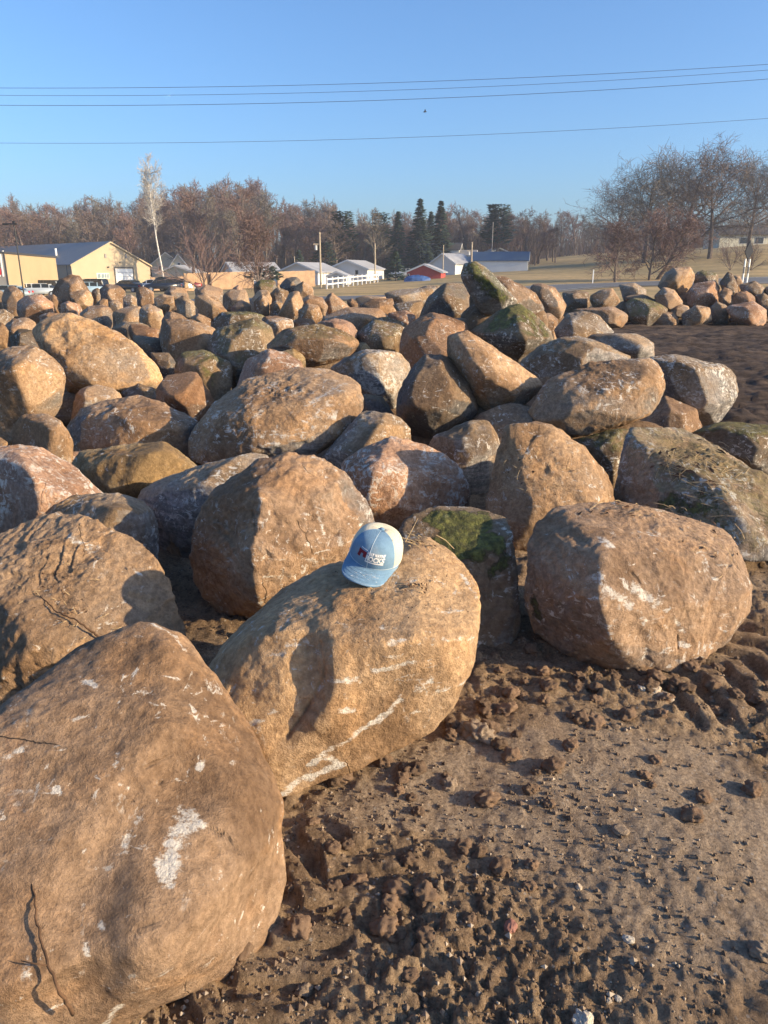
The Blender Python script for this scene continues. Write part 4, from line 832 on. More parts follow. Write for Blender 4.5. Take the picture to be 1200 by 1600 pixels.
# undergrowth reads as one dark mass at the foot of the wood
ug = MB(); ur = random.Random(9)
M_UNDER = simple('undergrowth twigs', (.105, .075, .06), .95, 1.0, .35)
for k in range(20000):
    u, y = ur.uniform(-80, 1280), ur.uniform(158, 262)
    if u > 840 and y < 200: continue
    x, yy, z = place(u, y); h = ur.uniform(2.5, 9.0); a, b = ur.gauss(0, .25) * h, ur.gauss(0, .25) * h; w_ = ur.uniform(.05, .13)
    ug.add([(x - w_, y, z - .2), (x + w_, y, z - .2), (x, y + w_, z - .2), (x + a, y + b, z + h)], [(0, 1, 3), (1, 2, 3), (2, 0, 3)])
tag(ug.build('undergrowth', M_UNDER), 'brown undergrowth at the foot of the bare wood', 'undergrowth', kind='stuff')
# single trees
tree('tall', 256, 108, 16.6, .4, 'tall thin white barked tree rising above the wood beside the white roofed shed', name='white_barked_tree', wide=.8)
tree('shrub', 318, 92, 6.6, 1.0, 'wide reddish shrubby tree in front of the plank fence', wide=1.15)
tree('round', 404, 80, 7.8, 2.0, 'bare tree with a dark thin trunk at the right end of the plank fence', wide=.9)
tree('wood0', 372, 118, 14.0, 2.3, 'large reddish bare tree behind the plank fence', wide=1.1)
tree('wood3', 300, 124, 14.2, .3, 'reddish bare tree right of the white barked one', wide=1.0)
tree('wood2', 585, 128, 10.2, .6, 'reddish bare tree above the white ranch fence', wide=1.25)
tree('oak0', 958, 150, 12.6, .5, 'leftmost of the spreading oaks on the hill at the right', wide=1.3)
tree('oak1', 1005, 128, 14.6, 1.7, 'spreading bare oak behind the two roadside trees', wide=1.25)
tree('oak2', 1060, 132, 15.8, 3.0, 'tallest spreading bare oak on the hill', wide=1.25)
tree('oak0', 1105, 126, 14.4, 4.1, 'spreading bare oak left of the long low house', wide=1.2)
tree('oak1', 1163, 128, 13.6, 5.2, 'bare oak in front of the long low house')
tree('oak2', 1205, 130, 13.6, .9, 'bare oak cut by the right edge of the picture')
tree('oak0', 1035, 150, 15.6, 2.2, 'bare oak standing behind the tallest one')
tree('round', 962, 82, 6.6, 1.2, 'small round bare tree left of the roadside pair', wide=1.1)
tree('round', 1015, 84, 7.6, .2, 'upright roadside tree with a thick dark trunk and reddish twigs', wide=.85)
tree('lean', 1026, 85, 8.0, -.1, 'leaning roadside tree whose boughs spread right over the grass', wide=1.2)
tree('shrub', 1172, 98, 3.4, 3.0, 'small bare shrub beside the paired road signs', wide=1.2)
tree('shrub', 1140, 100, 3.0, 2.0, 'low bare bush on a mound in the field')
tree('slim', 835, 150, 6.6, 2.0, 'small bare tree right of the blue roofed shed'); tree('slim', 862, 168, 8.0, 1.0, 'slim bare tree at the edge of the field')
tree('slim', 866, 160, 7.6, 4.0, 'slim dark bare tree beside the twin one in the field')

# evergreens
M_NEEDLE = simple('needles', (.035, .055, .032), .9, 3.0, .35, objvar=.25); M_NEEDLE2 = simple('blue needles', (.045, .075, .058), .9, 3.0, .35)
def evergreen(u, Y, H, rad, label, seed, kind='spruce', mat=None):
    r = random.Random(seed); Cn = MB(); x, y, z = place(u, Y)
    n = int(520 * min(1.6, max(.5, H / 9)))
    for k in range(n):
        t = r.random() ** .8; a = r.uniform(0, 6.283)
        if kind == 'pine': R0 = rad * (math.sin(min(1, (t - .0) * 1.15 + .25) * 2.6) ** .7) * r.uniform(.35, 1.05); t = .35 + .65 * t
        else: R0 = rad * (1.02 - t) * r.uniform(.35, 1.0) * (1 + .28 * math.sin(a * 2 + seed) * math.sin(t * 19 + seed)) + .12
        zz = H * (.06 + .93 * t); L = rad * (.38 if kind == 'pine' else .34) * (1.2 - .6 * t); wv = L * .42; dr = (-.25 if kind == 'spruce' else .15) * L
        c, s_ = math.cos(a), math.sin(a); p = Vector((c * R0, s_ * R0, zz)); o = Vector((c, s_, 0)); q = Vector((-s_, c, 0))
        Cn.add([p - o * L * .6, p + q * wv * r.uniform(.6, 1.2) + Vector((0, 0, dr * .5)), p + o * L * .7 + Vector((0, 0, dr + r.gauss(0, .1))), p - q * wv * r.uniform(.6, 1.2) + Vector((0, 0, dr * .5 - r.uniform(0, .3) * L))], [(0, 1, 2), (0, 2, 3), (1, 2, 3)])
    e = empty('evergreen_tree', (x, y, z), r.uniform(0, 6), label, 'evergreen tree')
    MB().tube([(0, 0, -.2), (0, 0, H * .97)], [H * .018, .03], 6).build('trunk', M_BARK, e); Cn.build('crown', mat or M_NEEDLE, e)
evergreen(537, 150, 12.0, 3.0, 'dark pine top showing above the wood left of centre', 1, 'pine')
evergreen(655, 148, 13.4, 3.2, 'tallest dark spruce left of the twin one in the middle of the wood', 2)
evergreen(687, 150, 13.0, 3.0, 'dark spruce right of the tallest one in the wood', 3)
evergreen(672, 156, 11.5, 2.6, 'lower spruce wedged between the two tall ones', 4)
evergreen(622, 152, 11.6, 2.8, 'dark spruce above the white ranch fence end', 5)
evergreen(775, 158, 12.0, 3.4, 'bluish pine behind the blue roofed shed', 6, 'pine', M_NEEDLE2)
evergreen(618, 112, 4.2, 1.7, 'cone shaped dark evergreen left of the red barn', 7)
evergreen(468, 128, 5.2, 1.8, 'brownish green conifer behind the utility pole', 8)
evergreen(508, 140, 6.5, 2.4, 'dark evergreen behind the white house', 9, 'pine')
evergreen(1197, 190, 7.0, 3.0, 'dark evergreen behind the long low house at the right edge', 10, 'pine')
evergreen(1105, 185, 6.0, 2.0, 'small dark evergreen behind the left end of the long low house', 11)
evergreen(415, 92, 2.6, 2.2, 'low round evergreen bush at the end of the plank fence', 12, 'pine')
evergreen(595, 150, 11.4, 2.6, 'green pine crown in the wood above the ranch fence', 13, 'pine')
# ------------------------------------------------------------------ buildings
M_TAN = simple('tan metal siding', (.40, .315, .205), .55, .4, .05); M_TAN2 = simple('pale tan siding', (.42, .315, .185), .55, .4, .05)
M_WHT = simple('white siding', (.62, .61, .59), .6, .6, .05); M_CREAM = simple('cream siding', (.52, .50, .40), .7, .6, .08)
M_REDB = simple('barn red siding', (.36, .06, .05), .65, .6, .12); M_GROOF = simple('blue grey metal roof', (.16, .155, .155), .5, .3, .06)
M_LROOF = simple('light grey roof', (.34, .34, .35), .6, .5, .10); M_BROOF = simple('blue metal roof', (.06, .10, .16), .5, .4, .08)
M_DROOF = simple('dark shingle roof', (.06, .055, .055), .85, 2, .2); M_DTRIM = simple('dark trim', (.05, .05, .055), .5, 1, .05)
M_GLASS = simple('dark window glass', (.02, .025, .03), .12, 1, .05, spec=.6); M_PLANK = simple('new fence planks', (.38, .25, .15), .8, 1.2, .2)
M_GREYW = simple('grey siding', (.25, .24, .23), .7, 1, .08); M_POLE = simple('weathered pole', (.40, .33, .24), .9, 2, .15); M_DPOLE = simple('black pole', (.02, .02, .022), .5, 2, .1)
M_VINYL = simple('white vinyl', (.80, .79, .76), .5, 1, .03); M_SIGNR = simple('red sign', (.55, .02, .03), .5, 1, .02); M_SIGNG = simple('green sign', (.01, .09, .05), .5, 1, .02)
M_LOGO1 = simple('grey logo paint', (.16, .22, .25), .5, 1, .05); M_LOGO2 = simple('pale logo paint', (.62, .60, .52), .5, 1, .05)
M_TARP = simple('blue tarpaulin', (.04, .09, .24), .5, 1.5, .2); M_STEEL = simple('galvanised steel', (.45, .46, .47), .4, 2, .1)

def gable(name, label, cat, loc, rz, W, L, eave, ridge, mw, mr, over=.3, windows=(), doors=(), base=-.6, ribs=False, group=None):
    """gable end looks along -y, W wide in x, L long in y; ridge along y"""
    e = empty(name, loc, rz, label, cat, group); w2 = W / 2
    MB().prism([(-w2, base), (w2, base), (w2, eave), (0, ridge), (-w2, eave)], 0, L).build('wall', mw, e)
    sl = (ridge - eave) / w2; t = .12
    m = MB()
    for s in (-1, 1):
        o0, o1 = (s * (w2 + over), eave - sl * over + .03), (0, ridge + .03)
        m.prism([o0, o1, (o1[0], o1[1] + t), (o0[0], o0[1] + t)] if s < 0 else [o1, o0, (o0[0], o0[1] + t), (o1[0], o1[1] + t)], -over, L + over)
    rf = m.build('roof', mr, e)
    tr = MB()
    for s in (-1, 1):
        tr.prism([(s * (w2 + over + .02), eave - sl * over - .12), (0, ridge - .10), (0, ridge + .10), (s * (w2 + over + .02), eave - sl * over + .08)], -over - .06, -over - .005)
    tr.build('barge_board', M_WHT if mr is not M_GROOF else M_TAN2, rf)
    for wall, x, z, ww, hh in windows:
        f = opening(e, wall, x, z, ww, hh, w2, L, M_WHT if mw is not M_WHT else M_GREYW, 'window')
        opening(f, wall, x, z, ww - .16, hh - .16, w2, L, M_GLASS, 'pane', .03)
    for wall, x, z, ww, hh, mm_ in doors:
        f = opening(e, wall, x, z, ww + .2, hh + .1, w2, L, M_DTRIM if mw is not M_WHT else M_GREYW, 'door_frame')
        opening(e, wall, x, z - .02, ww, hh, w2, L, mm_, 'door', .03)
    return e
def opening(par, wall, x, z, w, h, w2, L, mat, name, proud=0.0):
    d0, d1 = .005 + proud, .04 + proud; m = MB()
    if wall == 'f': m.box(x - w/2, x + w/2, -d1, -d0, z - h/2, z + h/2)
    elif wall == 'r': m.box(w2 + d0, w2 + d1, x - w/2, x + w/2, z - h/2, z + h/2)
    else: m.box(-w2 - d1, -w2 - d0, x - w/2, x + w/2, z - h/2, z + h/2)
    return m.build(name, mat, par)

# tan metal workshop: gable corner nearest the yard at (-47.4, 118), long side running back to the left
ax = math.atan2(.78, .63)       # direction of the gable wall, left corner to right corner
cxy = np.array([-47.4 + .63 * 6.9, 118 + .78 * 6.9])
ws = gable('workshop', 'long tan metal workshop with a blue grey roof and a white overhead door', 'workshop', (cxy[0], cxy[1], -.9), ax, 13.8, 48, 3.95, 7.35, M_TAN, M_GROOF, .25)
dr = MB().box(.45, 3.55, -.06, -.005, -.4, 3.4).build('overhead_door', M_VINYL, ws)
for k in range(1, 5): MB().box(.45, 3.55, -.075, -.062, .45 + k * .59, .465 + k * .59 + .03).build('door_joint', M_LROOF, dr)
for k in range(4): MB().box(.62 + k * .72, 1.2 + k * .72, -.085, -.064, 1.1, 1.45).build('pane', M_GLASS, dr)
MB().box(.25, .43, -.08, -.005, .3, 3.52).box(3.57, 3.75, -.08, -.005, .3, 3.52).box(.25, 3.75, -.08, -.006, 3.53, 3.66).build('door_surround', M_DTRIM, ws)
MB().box(4.3, 5.3, -.06, -.005, -.4, 1.75).build('side_door', simple('olive door', (.33, .30, .18), .6, 1, .05), ws)
for x in (-1.0, 2.6): MB().box(x - .16, x + .16, -.10, -.005, 5.0, 5.6).build('wall_vent', M_GREYW, ws)
MB().box(1.35, 1.5, -.14, -.005, 4.25, 4.45).build('wall_lamp', M_DTRIM, ws)
MB().tube([(-.75, -.02, 3.62), (-.75, -.3, 3.66)], .12, 8).build('wall_lamp', M_DTRIM, ws)
lg = MB().box(-2.9, -.7, -.05, -.008, 1.9, 2.75).build('logo_board', M_LOGO2, ws)
lm = MB()
for k, (x, wd) in enumerate([(-2.75, .55), (-2.1, .5), (-1.5, .28), (-1.12, .34)]):
    lm.prism([(x, 2.0), (x + wd * .8, 2.0), (x + wd, 2.62), (x + wd * .2, 2.62)], -.075, -.052)
lm.box(-2.6, -.85, -.078, -.056, 2.24, 2.34); lm.build('logo', M_LOGO1, lg)
for y_, s in ((9, .9), (27, .9)):
    MB().tube([(-4.2, y_, 5.0), (-4.2, y_, 6.5)], .17, 8).build('roof_pipe', M_VINYL, ws)
for k in range(6): MB().box(-6.97, -6.905, 1.2 + k * 4.5, 1.38 + k * 4.5, -.6, 3.9).build('downpipe', M_DTRIM, ws)
MB().box(-6.94, -6.903, .3, 47, -.6, 3.85).build('shade_panel', simple('shaded side siding', (.27, .22, .16), .6, .5, .06), ws)  # sheet of darker siding: the long wall's shade put into its colour

# flat roofed shop building at the left edge
sb = empty('shop_building', (-41.3, 85, -.5), math.atan2(23, -4.1), 'cream flat roofed building with dark edge trim at the left edge', 'building')
Ls = 23.4                       # local x runs along the cream wall, y is the depth to the left
MB().box(0, Ls, 0, 22, -.6, 4.30).build('wall', M_TAN2, sb)
MB().box(-.15, Ls + .15, -.15, 22, 4.303, 4.5).build('roof_edge', M_DTRIM, sb)
MB().box(-.12, -.004, .02, 20, -.5, 4.25).build('front_panel', M_GREYW, sb)
for k in range(9): MB().box(-.2, -.123, .25 + k * .34, .4 + k * .34, 1.9, 4.25).build('slat', M_VINYL, sb)
MB().box(-.30, -.205, .5, 1.5, 2.1, 2.75).build('red_sign', M_SIGNR, sb); MB().box(-.30, -.205, 1.52, 3.2, 2.1, 2.75).build('green_sign', M_SIGNG, sb)
sw = MB().box(-.2, -.123, .9, 3.6, -.3, 1.8).build('window', M_VINYL, sb); MB().box(-.23, -.202, 1.05, 3.45, -.15, 1.65).build('pane', M_GLASS, sw)
MB().box(-.16, -.002, -.09, .02, -.5, 4.28).build('corner_trim', M_DTRIM, sb)

def bpos(u, Y, dz=0): x, y, z = place(u, Y); return (x, y, z + dz)
gable('house', 'two storey greenish cream house with dark roof behind the white barked tree', 'house', bpos(262, 150, -.1), -.15, 6.4, 9, 3.6, 5.8, M_CREAM, M_DROOF, .3, windows=[('f', -1.2, 2.9, .9, 1.1), ('f', 1.3, 1.2, .9, 1.1)])
gable('house', 'cream gabled house wing with small window, right of the greenish one', 'house', bpos(281, 146, -.1), -.1, 3.6, 6, 3.2, 5.4, M_CREAM, M_DROOF, .25, windows=[('f', 0, 3.5, .6, .8)])
gable('shed', 'low pale green shed with light roof behind the plank fence', 'shed', bpos(275, 128, 0), -.2, 6.5, 4, 2.1, 3.2, M_CREAM, M_LROOF, .3)
gable('garage', 'white garage with snow white roof behind the plank fence', 'garage', bpos(358, 118, -.1), R(-62), 5.5, 7, 2.3, 3.5, M_WHT, M_LROOF, .4)
gable('garage', 'white garage with grey hipped roof left of the utility pole', 'garage', bpos(466, 112, -.2), R(-25), 6.5, 7, 2.1, 3.3, M_WHT, M_LROOF, .4)
gable('house', 'white house with grey roof behind the white ranch fence', 'house', bpos(543, 118, -.2), R(-18), 6.4, 8, 2.1, 3.3, M_WHT, M_LROOF, .35, windows=[('f', 1.5, 1.6, .5, .7), ('f', -2.6, 1.5, .5, .7)])
gable('shed', 'small white garden shed at the corner of the white ranch fence', 'shed', bpos(526, 103, 0), R(-12), 2.6, 2.6, 1.15, 1.65, M_WHT, M_LROOF, .15, doors=[('f', 0, .5, .9, 1.2, M_LROOF)])
gable('barn', 'red barn with a low white edged roof beside the blue tarpaulin', 'barn', bpos(662, 112, -.1), R(-12), 5.0, 5, 1.1, 2.1, M_REDB, M_LROOF, .35, windows=[('f', -2.2, .6, .35, .5)])
gable('house', 'white gabled house right behind the red barn', 'house', bpos(691, 128, -.1), R(-38), 5.0, 6, 1.9, 3.4, M_WHT, M_LROOF, .3)
gable('house', 'tall narrow white house front among the trees above the red barn', 'house', bpos(667, 150, .2), R(-10), 2.6, 5, 3.8, 5.2, M_WHT, M_DROOF, .3, windows=[('f', 0, 3.4, .7, .9)])
gable('house', 'white house with two dark windows behind the leaning slabs', 'house', bpos(718, 152, .4), R(80), 6, 7.0, 3.4, 4.6, M_WHT, M_DROOF, .3, windows=[('l', 2.0, 2.4, 1.0, 1.0), ('l', 4.8, 2.4, 1.4, 1.0), ('r', 2.0, 2.4, 1.0, 1.0), ('r', 4.8, 2.4, 1.4, 1.0)])
gable('house', 'small white house with a teal door between the barn and the blue roofed shed', 'house', bpos(726, 132, .1), R(-20), 2.8, 4, 1.5, 2.4, M_WHT, M_BROOF, .25, windows=[('f', 0, 1.0, .7, .9)])
gable('house', 'low white house with brown roof left of the blue roofed shed', 'house', bpos(742, 150, .3), R(80), 4.5, 6, 2.3, 3.2, M_WHT, M_GREYW, .3)
x_, y_, z_ = bpos(824, 130)
gable('long_shed', 'long white shed with a blue metal roof in the field', 'shed', (x_, y_, z_ - .1), R(78), 4.2, 9.2, 1.6, 2.9, M_WHT, M_BROOF, .2, doors=[('f', 0, .8, .8, 1.5, M_CREAM)])
gable('garage', 'small grey roofed outbuilding beyond the blue roofed shed', 'garage', bpos(779, 160, .3), R(10), 6, 5, 2.2, 3.3, M_GREYW, M_LROOF, .3)
gable('long_low_house', 'long low house with a dark roof on the hill at the right', 'house', bpos(1105, 165, -.2), R(-90), 8, 26, 2.9, 4.6, M_CREAM, M_DROOF, .6, windows=[('r', 5 + 3.1 * k, 1.6, 1.8, 1.3) for k in range(7)] + [('l', 5, 1.5, 1.6, 1.1)])
# blue tarpaulin heap
tp = [(math.cos(a) * rr, math.sin(a) * rr * .5) for a in np.linspace(0, 2 * math.pi, 17)[:-1] for rr in (1,)]
m = MB(); tr_ = random.Random(3); V = []
for lev, (sc1_, zz) in enumerate([(1.9, -.1), (1.75, .35), (1.2, .62), (.5, .72)]):
    V += [(x * sc1_ * tr_.uniform(.9, 1.1), y * sc1_ * tr_.uniform(.9, 1.1), zz * tr_.uniform(.8, 1.15)) for x, y in tp]
Fs = [(l*16+i, l*16+(i+1) % 16, (l+1)*16+(i+1) % 16, (l+1)*16+i) for l in range(3) for i in range(16)] + [tuple(range(48, 64))]
m.add(V, Fs); o = m.build('tarpaulin', M_TARP); o.location = bpos(652, 104); tag(o, 'blue tarpaulin over a low heap in front of the red barn', 'tarpaulin')

# fences
def plank_fence(u0, Y0, u1, Y1, H, label, mat=None):
    a, b = np.array(place(u0, Y0)), np.array(place(u1, Y1)); L = np.hypot(*(b - a)[:2]); e = empty('plank_fence', a, math.atan2(b[1]-a[1], b[0]-a[0]), label, 'fence')
    n = int(L / .15); m = MB(); dz = (b[2] - a[2]) / L; fr = random.Random(int(u0))
    for i in range(n):
        x = i * .15; m.box(x, x + .135, -.012 - fr.random() * .01, .012, dz * x - .1, dz * x + H + fr.uniform(-.02, .02))
    tag(m.build('planks', mat or M_PLANK, e), kind='stuff')
    for i in range(int(L / 2.4) + 1): MB().box(i * 2.4 - .06, i * 2.4 + .06, .03, .13, dz * i * 2.4 - .2, dz * i * 2.4 + H + .05).build('post', mat or M_PLANK, e)
    for z0 in (.3, H - .4): MB().box(0, L, .014, .028, z0, z0 + .1).build('rail', mat or M_PLANK, e)
plank_fence(236, 104, 288, 108, 1.7, 'low stretch of plank fence behind the parked cars')
plank_fence(288, 96, 332, 100, 2.1, 'new pale plank fence left of the reddish shrub tree')
plank_fence(330, 99, 396, 104, 2.1, 'new plank fence between the shrub tree and the thin dark trunk')
plank_fence(434, 98, 493, 102, 2.0, 'new plank fence in front of the grey roofed garage')
a, b = np.array(place(510, 84)), np.array(place(590, 108)); L = float(np.hypot(*(b - a)[:2])); e = empty('ranch_fence', a, math.atan2(b[1]-a[1], b[0]-a[0]), 'white two rail ranch fence in front of the white house', 'fence')
np_ = 11
for i in range(np_ + 1):
    x = L * i / np_; dz = (b[2] - a[2]) * i / np_; MB().box(x - .07, x + .07, -.07, .07, dz - .2, dz + 1.25).build('post', M_VINYL, e)
for z0 in (.42, .95):
    for i in range(np_):
        x0, x1 = L * i / np_ + .072, L * (i+1) / np_ - .072; d0, d1 = (b[2]-a[2]) * i / np_, (b[2]-a[2]) * (i+1) / np_
        MB().add([(x0, -.025, d0+z0), (x1, -.025, d1+z0), (x1, .025, d1+z0), (x0, .025, d0+z0), (x0, -.025, d0+z0+.14), (x1, -.025, d1+z0+.14), (x1, .025, d1+z0+.14), (x0, .025, d0+z0+.14)],
                 [(0,3,2,1),(4,5,6,7),(0,1,5,4),(1,2,6,5),(2,3,7,6),(3,0,4,7)]).build('rail', M_VINYL, e)

# poles
def pole(u, Y, vtop, label, arm=True, mat=None, rad=.13):
    x, y, z = place(u, Y); top = CAMZ + (429.6 - vtop) / 1155 * Y * 1.05
    e = empty('utility_pole', (x, y, z), 0, label, 'utility pole')
    MB().tube([(0, 0, -.3), (0, 0, top - z)], [rad, rad * .7], 8).build('shaft', mat or M_POLE, e)
    if arm:
        MB().box(-.75, .1, -.05, .05, top - z - 1.35, top - z - 1.2).build('cross_arm', M_POLE, e)
        MB().tube([(-.45, -.1, top - z - 1.9), (-.45, -.1, top - z - 1.4)], .16, 8).build('transformer', M_STEEL, e)
pole(501, 88, 373, 'tall pale utility pole with a transformer beside the grey roofed garage')
pole(586, 110, 388, 'grey utility pole behind the white ranch fence', arm=False, rad=.12)
pole(692, 118, 390, 'thin utility pole right of the red barn', arm=False, rad=.09)
pole(736, 120, 386, 'utility pole with a small box behind the leaning slabs', rad=.14)
pole(461, 122, 405, 'short pole behind the grey roofed garage', arm=False, rad=.09)
pole(767, 150, 360, 'thin tall pole in front of the bluish pine', arm=False, rad=.10, mat=M_GREYW)
x, y, z = place(33, 72); e = empty('lamp_post', (x, y, z), 0, 'thin black car park lamp post by the cream building', 'lamp post')
top = 1.6 + 67 / 1155 * 72 * 1.05 - z
MB().tube([(0, 0, -.1), (0, 0, top)], [.07, .05], 8).build('shaft', M_DPOLE, e)
MB().box(-1.0, .3, -.12, .12, top - .06, top + .06).build('arm', M_DPOLE, e); MB().box(-1.7, -.6, -.18, .18, top - .1, top - .062).build('lamp_head', M_DPOLE, e); MB().box(-.1, .1, -.1, .1, top + .062, top + .25).build('bracket', M_DPOLE, e)
# marker post and the pair of road signs
x, y, z = place(927, 80); o = MB().box(-.05, .05, -.03, .03, -.1, 1.35).box(-.052, .052, -.032, .032, 1.05, 1.25).build('marker_post', M_VINYL); o.location = (x, y, z); tag(o, 'slim white marker post at the edge of the field', 'post')
x, y, z = place(1165, 62); e = empty('road_sign', (x, y, z), R(-52), 'tall pair of pale sign posts with a dark diamond sign seen from the edge', 'road sign')
for dx in (-.35, .35): MB().box(-.045, .045, dx - .05, dx + .05, -.3, 2.35).build('post', M_VINYL, e); MB().box(-.05, .05, dx - .055, dx + .055, 1.25, 1.75).build('dark_band', M_GREYW, e)
MB().add([(-.03, -.62, 2.9), (-.03, 0, 2.25), (-.03, .62, 2.9), (-.03, 0, 3.75), (.03, -.62, 2.9), (.03, 0, 2.25), (.03, .62, 2.9), (.03, 0, 3.75)], [(0,1,2,3), (7,6,5,4), (0,4,5,1), (1,5,6,2), (2,6,7,3), (3,7,4,0)]).build('sign_plate', simple('dark sign back', (.04, .042, .048), 1.0, 2, .1, spec=.0), e)

# cars
def car(u, Y, rz, c, label, suv=False, zoff=0):
    x, y, z = place(u, Y); e = empty('parked_car', (x, y, z + zoff), rz, label, 'car'); h = 1.25 if suv else .95
    M = simple('car paint', c, .28, 1, .02, spec=.6); L, W = 4.6, 1.8
    prof = [(-2.3, .35), (-2.25, .8), (-2.1, .92 if not suv else 1.05), (-1.2, 1.0 if not suv else 1.1), (1.2, 1.0), (2.0, .88), (2.28, .68), (2.3, .35)]
    def loft(pf, y0, y1, ins):
        n = len(pf); m = MB(); cz = min(p[1] for p in pf)
        v = []
        for yy, k in ((y0, ins), (y0 + .12, 0), (y1 - .12, 0), (y1, ins)):
            v += [(px * (1 - k * .02), yy, cz + (pz - cz) * (1 - k * .06)) for px, pz in pf]
        f = [tuple(range(n))[::-1], tuple(range(3*n, 4*n))] + [(r*n+i, r*n+(i+1) % n, (r+1)*n+(i+1) % n, (r+1)*n+i) for r in range(3) for i in range(n)]
        return m.add(v, f)
    bd = loft(prof, -W/2, W/2, 1).build('body', M, e, True)
    top = 1.72 if suv else 1.42; rear = -2.1 if suv else -1.75
    cab = [(rear, 1.0), (rear + (.15 if suv else .65), top - .05), (rear + (.4 if suv else 1.0), top), (.35, top), (.65, top - .06), (1.35, 1.0)]
    loft(cab, -W/2 + .12, W/2 - .12, 2).build('glasshouse', M_GLASS, e)
    MB().box(rear + (.35 if suv else .95), .45, -W/2 + .16, W/2 - .16, top + .002, top + .04).build('roof', M, e)
    for px in (-.35, (.62 if not suv else .7), (-1.3 if suv else -1.2)): MB().box(px - .05, px + .05, -W/2 + .09, W/2 - .09, 1.0, top - .02).build('pillar', M, e)
    for px in (-1.42, 1.42):
        for s in (-1, 1):
            w_ = MB().tube([(px, s * .72, .33), (px, s * .93, .33)], .34, 16).build('wheel', M_DTRIM, e); MB().tube([(px, s * .90, .33), (px, s * .945, .33)], .2, 10).build('rim', M_STEEL, w_)
    for s in (-1, 1): MB().box(2.24, 2.315, s * .68 - .2, s * .68 + .2, .62, .78).build('headlight', M_VINYL, e); MB().box(-2.315, -2.24, s * .68 - .18, s * .68 + .18, .7, .88).build('tail_light', M_SIGNR, e)
car(58, 88, R(195), (.42, .47, .52), 'silver sedan parked nearest behind the left boulders')
car(66, 98, R(180), (.02, .022, .03), 'black estate car parked behind the silver sedan', True)
car(38, 92, R(185), (.70, .72, .74), 'white car at the far left behind the silver sedan')
car(8, 80, R(190), (.25, .32, .36), 'grey blue car at the left edge by the cream building')
car(141, 98, R(170), (.03, .03, .045), 'dark car seen behind the tallest far boulder, before the workshop', True)
car(133, 90, R(200), (.30, .42, .52), 'light blue car nose left of the round far boulder')
car(198, 98, R(160), (.015, .018, .02), 'low black car below the overhead door')
car(252, 96, R(200), (.015, .02, .035), 'dark blue van by the corner of the workshop', True)
car(271, 97, R(190), (.72, .74, .75), 'white hatchback parked by the low plank fence')
car(286, 98, R(185), (.20, .02, .025), 'dark red car right of the white hatchback')
car(238, 99, R(180), (.7, .72, .75), 'white car end hidden at the workshop corner')
car(632, 122, R(170), (.55, .56, .58), 'pale car beside the cone shaped evergreen')

# ------------------------------------------------------------------ wires and a bird
M_WIRE = simple('power line', (.05, .05, .055), .6, 1, .05)
for k, (v0, v1, v2, rad, lab) in enumerate([(137.5, 129.5, 100.5, .009, 'topmost of the power lines crossing the sky'), (149, 141.5, 109.5, .008, 'second power line from the top'), (164.5, 156.5, 123.5, .010, 'third power line from the top'), (223.5, 216, 185, .008, 'lowest power line, well below the other three')]):
    Yw = 38 + k * .5; P0, P1, P2 = at(0, v0, Yw), at(600, v1, Yw), at(1200, v2, Yw)
    cf = np.polyfit([P0[0], P1[0], P2[0]], [P0[2], P1[2], P2[2]], 2)
    o = MB().tube([(x, Yw, float(np.polyval(cf, x))) for x in np.linspace(-34, 34, 41)], rad, 5).build('power_line', M_WIRE, None, True); tag(o, lab, 'power line', 'power lines crossing the sky')
p = at(664, 175, 60); m = MB().tube([(-.12, 0, 0), (-.05, 0, .01), (.06, 0, .02), (.13, 0, .02)], [.015, .045, .04, .012], 8)
m.add([(-.05, 0, .02), (.06, 0, .03), (.03, .3, .12), (-.03, .3, .12), (.0, .52, .05)], [(0, 1, 2, 3), (3, 2, 4)]).add([(-.05, 0, .02), (.06, 0, .03), (.03, -.3, .12), (-.03, -.3, .12), (.0, -.52, .05)], [(3, 2, 1, 0), (4, 2, 3)])
o = m.build('bird', M_DTRIM); o.location = p; tag(o, 'tiny dark bird flying below the power lines', 'bird')
# ------------------------------------------------------------------ the cap
def cloth(name, c, scale=900, var=.12, bump=.0006):
    q = NT(name); co = q.n('TexCoord').outputs['Object']; wv = q.n('TexWave', {'Vector': co, 'Scale': 420.0}, wave_type='BANDS').outputs[0]
    n = q.noise(co, 22, 6, .65); d = tuple(x * (1 - var) for x in c); l = tuple(min(1, x * (1 + var)) for x in c)
    col = q.mix(q.ramp(n, .3, .7), C4(d), C4(l)); col = q.mix(q.math('MULTIPLY', q.ramp(q.noise(co, 9, 5, .6), .55, .75), .3), col, (.42, .36, .27, 1))
    return q.out(col, .85, q.bump(q.math('ADD', wv, q.math('MULTIPLY', n, 2.0)), .5, bump), .15)
def net(name, c):
    q = NT(name); co = q.n('TexCoord').outputs['Object']; v = q.n('TexVoronoi', {'Vector': co, 'Scale': 330.0, 'Randomness': .25}).outputs['Distance']
    hole = q.math('SUBTRACT', 1.0, q.ramp(v, .22, .38)); col = q.mix(q.math('MULTIPLY', hole, .6), C4(c), (.20, .18, .14, 1))
    return q.out(col, .8, q.bump(v, .6, .001), .15)
M_BLUE = cloth('blue cap cloth', (.155, .26, .37)); M_MESH = net('cream cap mesh', (.62, .56, .42)); M_UNDERB = cloth('cap underside', (.05, .07, .10))
M_STITCH = simple('pale stitching', (.50, .58, .62), .8, 1, .05); M_MAROON = simple('maroon embroidery', (.17, .012, .022), .7, 200, .2); M_EMB = simple('white embroidery', (.82, .80, .76), .7, 200, .06)
p0 = SHAPES['hat'].hit(580, 893)
S = SHAPES['hat']
qa, qb, qc = S.hit(560, 895), S.hit(610, 905), S.hit(590, 870)
